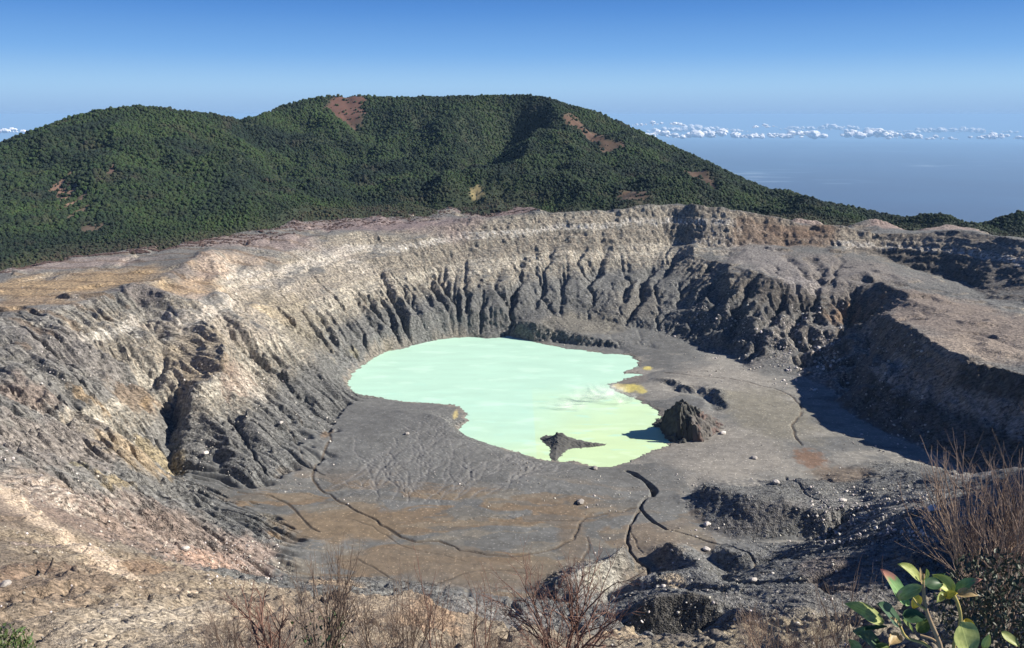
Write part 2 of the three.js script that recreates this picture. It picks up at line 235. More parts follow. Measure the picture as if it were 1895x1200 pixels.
for (const [t, w, d] of [
  ['58,613 82,639 113,661 147,671 191,685 232,702', 11, 6], ['130,630 171,640 219,654 260,671 297,688', 10, 6], ['201,617 239,630 260,654 294,678', 10, 6], ['14,671 34,688 85,702 113,719 137,726', 9, 5], ['150,590 200,600 262,622', 9, 5], ['0,735 50,765 120,800', 9, 4],
  ['290,600 297,640 301,690', 9, 9], ['334,728 322,765 308,800 308,835 327,868', 8, 11], ['415,561 441,582 470,610', 7, 8], ['425,600 452,640 482,664 520,680', 12, 10], ['540,655 585,692', 8, 6], ['400,690 415,730 440,760', 8, 7], ['470,690 500,730 540,770', 8, 6], ['360,770 372,800 380,830', 6, 6], ['385,790 398,830 410,860', 6, 6],
  ['128,807 169,847 200,870', 8, 5], ['176,800 236,840 274,864 324,868', 9, 6], ['0,884 30,915', 6, 4], ['328,881 355,925 375,938', 7, 6], ['260,918 314,940 370,960', 7, 4], ['60,850 130,900 200,930', 7, 4], ['200,900 260,950 330,985', 7, 4],
  ['1025,447 1016,471 1008,493', 8, 9], ['969,467 960,486', 6, 6], ['964,517 951,540 943,575', 8, 10], ['997,545 988,571', 7, 8], ['1045,514 1036,562', 7, 9], ['1008,520 1003,545', 6, 7], ['1120,434 1118,467 1103,497 1086,527', 9, 11], ['1212,486 1190,514 1186,549 1164,588', 9, 10], ['1173,510 1157,532 1155,558', 7, 7], ['1253,462 1248,484 1227,508', 9, 9], ['1080,460 1062,485', 7, 7], ['890,505 880,530', 6, 6], ['930,500 915,525', 6, 7],
  ['762,521 802,560', 8, 9], ['793,519 817,551', 8, 9], ['817,525 847,562', 7, 8], ['722,536 748,588', 9, 10], ['700,564 728,594', 8, 9], ['645,546 699,600', 9, 10], ['623,576 675,632', 9, 10], ['590,600 640,650', 8, 7], ['680,545 715,590', 8, 9], ['740,530 770,575', 7, 8], ['868,540 862,565', 6, 7], ['895,545 890,565', 6, 7],
  ['1498,470 1520,500 1516,535 1500,565', 12, 9], ['1560,470 1545,510 1530,545', 8, 5], ['1450,470 1475,490 1500,520', 7, 4], ['1620,560 1590,580 1560,600', 8, 6], ['1895,648 1820,618 1760,612', 8, 4], ['1895,560 1800,545 1700,548', 6, 1.5],
  ['1515,540 1480,575 1450,620', 11, 10], ['1400,505 1370,560 1350,630', 13, 13], ['1580,575 1560,620', 9, 7], ['1455,525 1430,580 1400,640', 11, 11], ['1330,500 1322,560 1318,610', 12, 12], ['1222,712 1250,722 1282,722 1308,734 1326,752', 9, 11], ['1180,638 1207,645', 10, 8], ['1240,650 1262,655', 9, 7]]) incise(t, w * rr(.65, 1.1), d * rr(.45, .95));
const LIFT = new Float32Array(NN); { const cut = CUT.slice(); CUT.fill(0);
  for (const [t, w, d] of [['133,579 191,606 239,623 285,645', 17, 7], ['80,590 150,640 205,668 238,692', 17, 7], ['20,600 60,650 110,690 150,715', 15, 6], ['0,655 50,705 120,760 190,800 260,850', 17, 7], ['262,527 320,556 372,590 412,640 415,700', 20, 8], ['430,730 470,790 520,850', 14, 5], ['348,716 372,760 420,830 470,880', 15, 7], ['389,468 405,520 430,575 470,625', 20, 8], ['470,640 530,690 590,740', 15, 6], ['60,800 140,850 230,905 330,950', 15, 5], ['0,850 90,905 180,955', 15, 5], ['300,1000 370,1030 440,1050', 14, 5]]) incise(t, w, d);
  LIFT.set(CUT); CUT.set(cut); }
const strength = new Float32Array(NN), most = new Float32Array(NN), talus = new Float32Array(NN), outlet = new Uint8Array(NN), soft = new Float32Array(NN);
for (let j = 0; j < ND; j++) for (let i = 0; i < NX; i++) {
  const k = j * NX + i, x = crater.x0 + i * 2.5, d = crater.d0 + j * 2.5;
  if (lakeDist[k] < 0) { crater.h[k] = -Math.min(3, .4 - .5 * lakeDist[k]); outlet[k] = 1; continue; }
  const h = crater.h[k], i0 = Math.max(1, Math.min(NX - 2, i)), j0 = Math.max(1, Math.min(ND - 2, j)), q = j0 * NX + i0;
  const slope = Math.hypot(crater.h[q + 1] - crater.h[q - 1], crater.h[q + NX] - crater.h[q - NX]) / 5;
  const wall = smooth(.12, .5, slope);
  const under = rimTop[k] - h, upper = d > 700 && x > -330 && rimFar[k] < 130 ? smooth(58, 40, under) : 0;
  strength[k] = d < 40 ? 0 : mix(.0025, .022, wall) * (.35 + 1.5 * smooth(-.2, .3, fbm(x / 55 + 70, d / 55, 2))) * smooth(2, 14, h) * (1 - .85 * upper);
  most[k] = mix(1.2, d < 260 ? 4 : d < 360 ? 8 : 22, wall);
  talus[k] = 1.9;
  crater.h[k] += (LIFT[k] - CUT[k]) * smooth(2, 12, h) + (fbm(x / 60, d / 60, 5) * 10 * wall + (x > 190 && d > 640 && d < 1030 && slope > .38 && h < 60 ? 1 : 0) * wall * smooth(190, 250, x) * (ridged(x / 34, d / 34, 4) - .55) * 23 * smooth(.36, .55, slope) + fbm(x / 22, d / 22, 3) * 2.6) * smooth(3, 20, h) * smooth(30, 120, d) * mix(.22, 1, smooth(230, 400, d)) + fbm(x / 35 + 40, d / 35, 4) * 1.0 * smooth(0, 25, lakeDist[k]);
  soft[k] = 1;
}
crater.blur(2, soft);
const catchment = crater.erode(9, strength, most, talus, outlet);
for (let k = 0; k < NN; k++) if (lakeDist[k] >= 0) crater.h[k] = Math.max(crater.h[k], .25 + Math.min(2.2, lakeDist[k] * .06)); else crater.h[k] = -Math.min(3, .3 - .5 * lakeDist[k]);
function ground(px, py, from = 30) {              // where a line of sight meets the land: [x, d, h]
  const t = down(py) / fwd(py), s = (px - CX) / fwd(py);
  for (let d = from; d < 1460; d += 1) { const h = crater.lin(s * d, d); if (EYE - t * d <= h) return [s * d, d, h]; }
  return [s * 1460, 1460, crater.lin(s * 1460, 1460)];
}

// ---------------------------------------------------------------- channels and colours of the ground
const CHANNELS = [];
function channel(text, width, depth, color, tint = 1) { const pts = text.trim().split(/\s+/).map(w => { const [a, b] = w.split(','); return ground(+a, +b, 200); }); const p = [pts[0]]; for (let k = 1; k < pts.length; k++) { const a = pts[k - 1], b = pts[k], n = Math.ceil(Math.hypot(b[0] - a[0], b[1] - a[1]) / 9); for (let q = 1; q <= n; q++) { const t = q / n, x = mix(a[0], b[0], t), d = mix(a[1], b[1], t), w = q < n ? 1.6 : 0; p.push([x + n2(x / 9, d / 9) * w * 1.5, d + n2(x / 9 + 30, d / 9) * w * 2]); } }
  CHANNELS.push({ p, width, depth, color, tint, lo: [Math.min(...p.map(q => q[0])) - 3 * width, Math.min(...p.map(q => q[1])) - 3 * width], hi: [Math.max(...p.map(q => q[0])) + 3 * width, Math.max(...p.map(q => q[1])) + 3 * width] }); }
const WET = [.06, .045, .032], DAMP = [.085, .066, .048], ASHY = [.09, .087, .088];
channel('1160,873 1180,882 1200,895 1210,908 1207,918', 3.6, 7, ASHY); channel('1207,918 1190,928 1184,938 1192,950 1210,968 1232,980', 2.0, 3, ASHY); channel('1232,980 1265,988 1300,1000 1345,1010 1390,1030 1430,1042', 1.2, 1.2, DAMP, .8);
channel('1187,938 1150,948 1110,953 1085,958 1072,970 1068,985 1062,1000 1030,1015 980,1025 945,1031 900,1028 850,1020 825,1008 812,1002 770,1004 740,995 715,978 685,958 650,942 620,925 590,905 578,885 582,865 600,835 612,815 605,795', 1.9, .9, DAMP);
channel('1184,945 1172,965 1163,985 1160,1005 1165,1020 1180,1040 1200,1052 1220,1065', 1.6, 2.2, DAMP); channel('1164,975 1172,995 1178,1012 1190,1025', .8, .8, DAMP);
channel('440,912 500,918 530,932 545,945 560,962 575,978 590,985', 1.6, .8, DAMP); channel('600,1045 660,1035 690,1050 720,1070 760,1082 800,1082 850,1065 900,1056 960,1060 1000,1066 1040,1058 1075,1040 1090,1018 1086,995', 1.4, .5, DAMP, .8);
channel('640,960 690,975 740,1010 800,1025 860,1040', .9, .4, DAMP, .7); channel('950,960 900,958 860,964', .8, .4, DAMP, .6); channel('935,955 950,962 1000,964 1070,964', .9, .5, DAMP, .7);
channel('1230,690 1290,697 1350,700 1400,712 1440,722 1470,738 1483,755 1482,770 1465,788 1470,805 1485,825', 1.6, 1.0, DAMP); channel('1440,728 1490,738 1545,742', 1.2, .6, DAMP, .8);
channel('420,900 470,908 520,905 570,915 600,925', 1.0, .5, DAMP, .7); channel('540,760 570,790 600,810', 1, .6, DAMP, .6);
channel('520,770 545,815 560,850 600,880', 1, .8, DAMP, .5); channel('420,760 455,810 480,850 500,880', 2.2, 3.5, ASHY); channel('1455,885 1490,915 1540,955 1590,990', 1.4, 1.6, ASHY);
channel('1010,580 1035,600 1055,615 1085,628', .9, 1.2, ASHY); channel('1080,600 1095,575 1100,540', .9, 1.2, ASHY); channel('1120,620 1150,580 1165,540', 1, 1.4, ASHY);
function rillTree(px, py) {                          // grows from a confluence on the flat up the ash fan, forking
  let n = 0; const root = ground(px, py, 200);
  (function go(x, d, head, len, w) {
    const p = [[x, d]]; let side = rnd() < .5 ? 1 : -1;
    for (let s = 0; s < len; s += 3.2) { head += rr(-.3, .3) - (head - aim) * .12; x += Math.sin(head) * 3.2; d += Math.cos(head) * 3.2; if (crater.lin(x, d, lakeDist) < 14 || crater.lin(x, d) > 16) break; p.push([x, d]); if (n < 26 && rnd() < .17) { n++; go(x, d, head + side * rr(.35, .8), len * rr(.35, .75) , w * .8); side = -side; } }
    if (p.length > 2) CHANNELS.push({ p, width: w * 2.1, depth: .3, color: [.165, .163, .16], tint: .6, lo: [Math.min(...p.map(q => q[0])) - 4, Math.min(...p.map(q => q[1])) - 4], hi: [Math.max(...p.map(q => q[0])) + 4, Math.max(...p.map(q => q[1])) + 4] });
  })(root[0], root[1], aim, rr(70, 120), rr(.75, 1.1));
}
let aim = 0;
for (const [px, py, a] of [[612, 905, .25], [640, 918, .2], [668, 925, .2], [695, 928, .22], [722, 930, .25], [752, 932, .3], [782, 932, .32], [812, 930, .36], [842, 925, .42], [872, 922, .45], [902, 916, .5], [690, 905, .15], [760, 910, .25], [935, 905, .5]]) { aim = a; rillTree(px, py); }
const FAN = (() => { const o = ground(830, 700, 200), m = ground(800, 855, 200), e = ground(1080, 860, 200), n = ground(760, 935, 200); return [o[0], o[1] + 40, m[0], m[1], e[0] - m[0], (m[1] - n[1]) * 1.15]; })();   // origin, middle and half size of the ash fan
const PATCHES = [];
function patch(px, py, rx, ry, color, weight = 1, rough = .45, grain = 0) {
  const c = ground(px, py, 60), a = ground(px, py - ry, 60), b = ground(px, py + ry, 60), zc = c[1] * cp + (EYE - c[2]) * sp;
  const span = Math.min(Math.abs(a[1] - b[1]) / 2, ry * zc / FOCAL * 4.5);
  PATCHES.push({ x: c[0], d: c[1], rx: rx * zc / FOCAL, rd: Math.max(span, 2), color, weight, rough, grain });
}
const MUD = [.165, .125, .082], TAN = [.29, .215, .135], PINK = [.2, .175, .157], SAND = [.32, .265, .215], OCHRE = [.36, .25, .12], RUST = [.19, .09, .055], WHITE = [.5, .46, .4], YELLOW = [.5, .43, .13], PALE = [.23, .215, .19];
patch(650, 975, 120, 34, MUD, 1, .7); patch(560, 965, 50, 20, MUD, .8); patch(760, 1040, 150, 30, [.15, .118, .084], .8); patch(900, 1070, 160, 26, [.15, .12, .088], .8); patch(620, 1085, 60, 14, [.26, .2, .14], .9); patch(1060, 1000, 30, 50, [.14, .11, .08], .7); patch(1010, 1060, 60, 20, [.15, .12, .085], .7);
patch(1210, 1010, 60, 50, [.17, .135, .1], .7); patch(1150, 1075, 50, 20, [.16, .13, .1], .6); patch(605, 800, 10, 12, [.18, .12, .07], .7);
patch(1330, 840, 140, 60, PALE, .8); patch(1420, 760, 90, 60, [.165, .155, .125], .9); patch(1330, 700, 120, 25, PALE, .7); patch(1500, 850, 30, 22, [.17, .105, .07], .95, .6); patch(1560, 880, 60, 18, [.15, .11, .075], .7); patch(1080, 600, 90, 26, [.16, .15, .125], .8); patch(1180, 570, 60, 40, [.15, .14, .12], .6);
 patch(843, 768, 5, 10, [.4, .33, .14], .8, .8); patch(1170, 700, 30, 14, [.17, .15, .13], .8); patch(1166, 719, 24, 9, YELLOW, 1, .5); patch(1188, 724, 10, 6, YELLOW, .9, .6); patch(1145, 715, 12, 5, [.5, .4, .16], .8, .7); patch(1199, 682, 9, 4, YELLOW, 1, .7);
patch(720, 650, 14, 5, [.2, .18, .11], .6, .8); patch(655, 655, 10, 10, [.22, .2, .13], .6, .8);
// west: pink and sandy ground, pale stones, ochre banks
patch(60, 820, 110, 90, PINK, .7, .8); patch(200, 960, 190, 80, [.22, .165, .135], .8); patch(60, 900, 90, 40, SAND, .5, .9); patch(110, 900, 60, 60, WHITE, .55, 1.1, 1); patch(110, 760, 40, 30, WHITE, .35, 1.1, 1); patch(140, 930, 40, 50, WHITE, .6, 1.2, 1); patch(40, 730, 60, 30, [.26, .19, .15], .45, .9); patch(250, 830, 60, 20, OCHRE, .4, .9); patch(215, 880, 22, 12, [.33, .26, .14], .6, 1.1); patch(145, 858, 14, 9, [.24, .21, .11], .6, 1);
patch(250, 730, 45, 26, [.2, .15, .105], .8, .8); patch(270, 740, 10, 12, [.28, .2, .11], .6, .9); patch(165, 735, 40, 12, [.3, .22, .13], .7, .8); patch(360, 650, 60, 50, [.3, .255, .19], .85, .6); patch(370, 690, 50, 20, [.34, .27, .18], .7, .8); patch(440, 700, 30, 36, [.26, .19, .15], .6, .9); patch(470, 720, 30, 25, WHITE, .4, .9); patch(300, 850, 40, 14, [.3, .24, .13], .6, .8);
patch(430, 1050, 70, 40, [.27, .205, .172], .7, .8); patch(380, 1040, 40, 30, [.36, .24, .18], .6, .8); patch(250, 1050, 60, 30, [.2, .135, .09], .8, .6); patch(330, 1000, 60, 26, WHITE, .35, 1.2, 1); patch(230, 560, 80, 26, [.13, .13, .122], .7); patch(120, 640, 110, 40, [.17, .155, .145], .6);
patch(380, 500, 40, 36, [.4, .3, .23], .6, .7); patch(350, 540, 40, 16, [.38, .29, .22], .6, .7); patch(520, 560, 60, 34, [.22, .19, .14], .7, .8); patch(510, 585, 60, 10, [.42, .35, .24], .7, .8); patch(480, 520, 80, 26, WHITE, .7, 1, 1); patch(590, 470, 110, 22, WHITE, .7, 1, 1); patch(450, 480, 60, 14, [.36, .28, .21], .6, .8); patch(560, 620, 60, 30, [.2, .18, .14], .6, .8);
// outer slope
patch(150, 525, 220, 30, [.33, .235, .13], .85, .7); patch(60, 560, 110, 16, [.3, .21, .12], .7, .8); patch(270, 545, 70, 18, [.14, .125, .12], .85, .5); patch(330, 500, 30, 14, [.13, .12, .115], .8, .5);
patch(120, 490, 170, 12, [.26, .215, .195], .9, .5); patch(700, 412, 220, 20, [.2, .155, .15], .9, .5); patch(450, 445, 170, 14, [.235, .19, .175], .9, .5); patch(930, 392, 90, 8, [.17, .125, .12], .9, .5);
// terrace and the east
patch(1560, 500, 150, 40, [.155, .14, .13], .85, .5); patch(1780, 590, 170, 60, [.185, .15, .125], .9, .5); patch(1800, 650, 110, 28, [.25, .205, .165], .9, .5); patch(1410, 480, 70, 40, [.2, .185, .175], .8, .6); patch(1480, 520, 50, 14, [.24, .22, .21], .7, .6); patch(1590, 595, 60, 12, [.2, .13, .08], .7, .9); patch(1450, 440, 110, 20, [.15, .105, .075], .8, .7); patch(1480, 430, 60, 12, [.14, .09, .06], .6, .8); patch(1330, 440, 50, 26, WHITE, .5, 1.1, 1); patch(1560, 640, 60, 40, [.3, .24, .2], .6, 1.1, 1); patch(1640, 413, 40, 9, [.25, .19, .17], .9); patch(1490, 410, 40, 7, [.25, .2, .18], .9); patch(1750, 422, 70, 8, [.24, .19, .17], .9);
// near slopes
patch(90, 1100, 120, 80, [.19, .14, .1], .75, .7); patch(60, 1050, 60, 40, [.14, .085, .06], .6, .8); patch(290, 1140, 120, 60, [.34, .295, .235], .85, .6); patch(40, 1010, 40, 30, [.24, .2, .19], .6, 1); patch(560, 1150, 140, 50, [.28, .215, .155], .8, .6); patch(680, 1120, 60, 40, [.36, .29, .21], .7, .7); patch(800, 1150, 60, 40, [.3, .21, .14], .8, .6); patch(920, 1140, 90, 40, [.17, .165, .16], .8, .6); patch(1150, 1180, 60, 20, [.36, .27, .18], .7, .7); patch(1400, 1180, 200, 30, [.24, .2, .135], .7, .7); patch(1290, 1175, 40, 20, [.36, .3, .2], .5, 1, 1);
patch(1100, 1060, 70, 40, [.27, .26, .23], .9, .5); patch(1100, 1060, 26, 30, [.32, .3, .22], .6, 1, 1); patch(1245, 1078, 22, 14, [.36, .29, .2], .9, .5); patch(1190, 1075, 30, 14, [.2, .195, .185], .8, .5); patch(1400, 960, 110, 36, [.13, .122, .115], .7); patch(1560, 960, 60, 30, [.3, .28, .26], .4, 1.2, 1); patch(1650, 940, 50, 20, [.34, .31, .28], .6, 1.2, 1); patch(1540, 1060, 60, 40, [.13, .1, .085], .6);
patch(1165, 1173, 60, 12, [.42, .34, .235], .85, .6); patch(1420, 1162, 170, 20, [.27, .225, .15], .8, .7); patch(1480, 640, 90, 50, [.3, .27, .24], .7, 1.2, 1); patch(1540, 690, 40, 40, [.34, .29, .25], .7, 1.2, 1); patch(1240, 1120, 90, 30, [.075, .07, .062], .8);  // last patch: shade of the hollow painted as dark ground
// a bare crest along the near spur
const CREST = SPUR.slice(2, 10);

function albedo(out, x, d, h, slope, s, fine) {       // linear base colour of the ground; s is the depth under the rim
  let r, g, b;
  const f1 = fbm(x / 70, d / 70, 3), f2 = fbm(x / 11 + 7, d / 11, 3);
  const k = 1 + .35 * f1 + .3 * f2;
  r = .118 * k; g = .12 * k; b = .117 * k;
  const put = (c, w) => { r = mix(r, c[0], w); g = mix(g, c[1], w); b = mix(b, c[2], w); };
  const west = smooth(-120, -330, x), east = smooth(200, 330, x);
  if (d < 345) { const w = smooth(340, 280, d) * smooth(52, 80, h), q = clamp(.5 + 1.4 * fbm(x / 25, d / 25, 3), 0, 1), e = smooth(-20, 60, x); put([mix(mix(.17, .28, q), mix(.13, .22, q), e), mix(mix(.135, .235, q), mix(.115, .19, q), e), mix(mix(.1, .178, q), mix(.1, .14, q), e)], w); if (h < 80 && x > -30) put([.125, .122, .115], .7 * smooth(80, 66, h)); }
  else if (west > 0) put([mix(.135, .215, clamp(.5 + 1.5 * f1, 0, 1)), mix(.131, .205, clamp(.5 + 1.5 * f1, 0, 1)), mix(.123, .186, clamp(.5 + 1.5 * f1, 0, 1))], west * .75 * smooth(8, 26, h));
  if (d > 520 && h > 6) {                            // layers laid bare in the walls
    const wob = s + 5 * n2(x / 90, d / 90) + 2.2 * n2(x / 25, d / 25), seen = smooth(.2, .55, slope) * smooth(-2, 3, s) * smooth(78, 66, s), worn = fbm(x / 7, d / 7 + h / 3, 3);
    if (seen * mix(1, smooth(660, 750, d), west) > .02) {
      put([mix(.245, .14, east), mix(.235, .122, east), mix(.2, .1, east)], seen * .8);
      const band = (a, c, e) => smooth(a, a + e, wob) * smooth(c + e, c, wob);
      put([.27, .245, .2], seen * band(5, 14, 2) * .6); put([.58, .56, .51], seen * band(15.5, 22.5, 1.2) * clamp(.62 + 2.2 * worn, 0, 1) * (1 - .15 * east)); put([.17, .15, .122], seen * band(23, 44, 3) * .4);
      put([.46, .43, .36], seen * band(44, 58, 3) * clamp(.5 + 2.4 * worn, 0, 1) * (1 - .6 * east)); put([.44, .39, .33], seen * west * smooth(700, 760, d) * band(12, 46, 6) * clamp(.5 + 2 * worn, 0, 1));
      const thin = .5 + .5 * Math.sin(wob * 2.1 + 2 * n2(x / 40, d / 40)); put([.1, .085, .07], seen * .65 * smooth(.6, .9, thin) * (1 - west * .5)); put([.36, .3, .23], seen * .5 * smooth(.3, .08, thin));
    }
  }
  if (east > 0 && d > 560 && slope > .3 && h < 90) put([.06, .055, .052], east * .75 * smooth(.35, .6, slope) * smooth(96, 84, h + 6 * f1) * (1 - .6 * smooth(.12, .3, f2)));  // dark volcanic rock, painted darker still to deepen the shade of the cliffs
  if (x > 290 && d > 480 && d < 745 && slope > .22) { const w = h + 4 * n2(x / 40, d / 40); put([.26, .245, .225], .85 * smooth(34, 38, w) * smooth(58, 52, w)); put([.1, .09, .085], .7 * smooth(18, 22, w) * smooth(32, 28, w)); }
  if (h < 7 && d > 405 && d < 600 && x < 130) {       // films of brown silt laid down in bands by the running water
    const q = fbm(x / 85 + .5 * fbm(x / 40, d / 40, 2), d / 26 + .9 * fbm(x / 60 + 9, d / 30, 3), 4), w = smooth(-.02, .06, q) * smooth(-250, -190, x) * smooth(585, 520, d + .12 * x) * (1 - smooth(20, 110, x) * .5);
    put([.158, .112, .068], w * .85); put([.19, .165, .125], smooth(.06, .1, fbm(x / 70 + 30, d / 16 + 2 * q, 4)) * .5 * smooth(585, 520, d)); put([.1, .1, .095], smooth(.1, .14, fbm(x / 60 + 70, d / 14 + q, 4)) * .6);
  } else if (h < 14 && slope < .25 && x > 80 && d > 450 && d < 900) put([.235, .225, .2], .9 * smooth(-.2, .12, fbm(x / 70 + 50, d / 40, 4)));
  for (const p of PATCHES) {
    const ux = (x - p.x) / p.rx, ud = (d - p.d) / p.rd; if (ux > 1.7 || ux < -1.7 || ud > 1.7 || ud < -1.7) continue;
    const q = Math.sqrt(ux * ux + ud * ud) + p.rough * 1.1 * fbm(x / p.rx * 2.2 + p.d, d / p.rx * 2.2, 4); let w = p.weight * smooth(1.15, .55, q); if (w <= 0) continue;
    if (p.grain) w *= smooth(.02, .22, fbm(x / 2.6, d / 2.6 + h, 2) + .05);
    const v = 1 + .25 * f2; put([p.color[0] * v, p.color[1] * v, p.color[2] * v], w);
  }
  if (d > 180 && d < 345 && x < -40) { const e = toLine(CREST, x, d); if (e < 22) put([.48, .39, .3], .95 * smooth(9, 2, e + 8 * fbm(x / 14, d / 14, 3))); }
  // stains along the outer gullies
  if (s < 14 && x < -200 && d > 560 && slope < .5) { const t = Math.sin(d / 5.5 + x / 22 + 3.2 * fbm(x / 60, d / 60, 3)); put([.13, .085, .05], .55 * smooth(.6, .95, t) * smooth(-200, -320, x)); }
  const speck = n2(x * fine, d * fine + h * .7) + .6 * n2(x * fine * 2.3 + 9, d * fine * 2.3 + h); const m = clamp(1 + (slope < .16 && h < 16 ? .16 : .42) * speck, .45, 1.8); r *= m; g *= m; b *= m;
  out[0] = clamp(r, .02, .7); out[1] = clamp(g, .02, .7); out[2] = clamp(b, .02, .7);
}

function grainMaps(W, cells, specks, contrast = .5) {                // periodic noise: multiplies the colour of the ground, and its relief
  const pn = (x, y, p, o) => { const w = v => ((v % p) + p) % p, i = Math.floor(x), j = Math.floor(y), fx = x - i, fy = y - j, u = fx * fx * (3 - 2 * fx), v = fy * fy * (3 - 2 * fy), g = (a, b, dx, dy) => { const q = PERM[PERM[w(a) & 255] + (w(b) & 255) + o & 511]; return GX[q] * dx + GY[q] * dy; }; return mix(mix(g(i, j, fx, fy), g(i + 1, j, fx - 1, fy), u), mix(g(i, j + 1, fx, fy - 1), g(i + 1, j + 1, fx - 1, fy - 1), u), v); };
  const a = new Uint8Array(W * W * 4), b = new Uint8Array(W * W * 4);
  for (let j = 0; j < W; j++) for (let i = 0; i < W; i++) {
    let c = 0, h = 0, amp = .5; for (let k = 0, p = cells; k < 4; k++, p *= 2) { const v = pn(i / W * p, j / W * p, p, k * 7); c += amp * v; h += amp * (1 - 2 * Math.abs(v)); amp *= .68; }
    const e = pn(i / W * cells * 4, j / W * cells * 4, cells * 4, 3), st = smooth(specks, specks + .12, e) * .5, q = (j * W + i) * 4, v = Math.pow(clamp(.5 + c * contrast + st, .06, 1), 1 / 2.2) * 255;
    a[q] = a[q + 1] = a[q + 2] = v; a[q + 3] = 255; const z = clamp(.35 + h * .4 + st * .6, 0, 1) * 255; b[q] = b[q + 1] = b[q + 2] = z; b[q + 3] = 255;
  }
  const t = x => { const m = new THREE.DataTexture(x, W, W); m.wrapS = m.wrapT = THREE.RepeatWrapping; m.magFilter = THREE.LinearFilter; m.needsUpdate = true; return m; }, map = t(a), bump = t(b); map.colorSpace = THREE.SRGBColorSpace; return [map, bump];
}
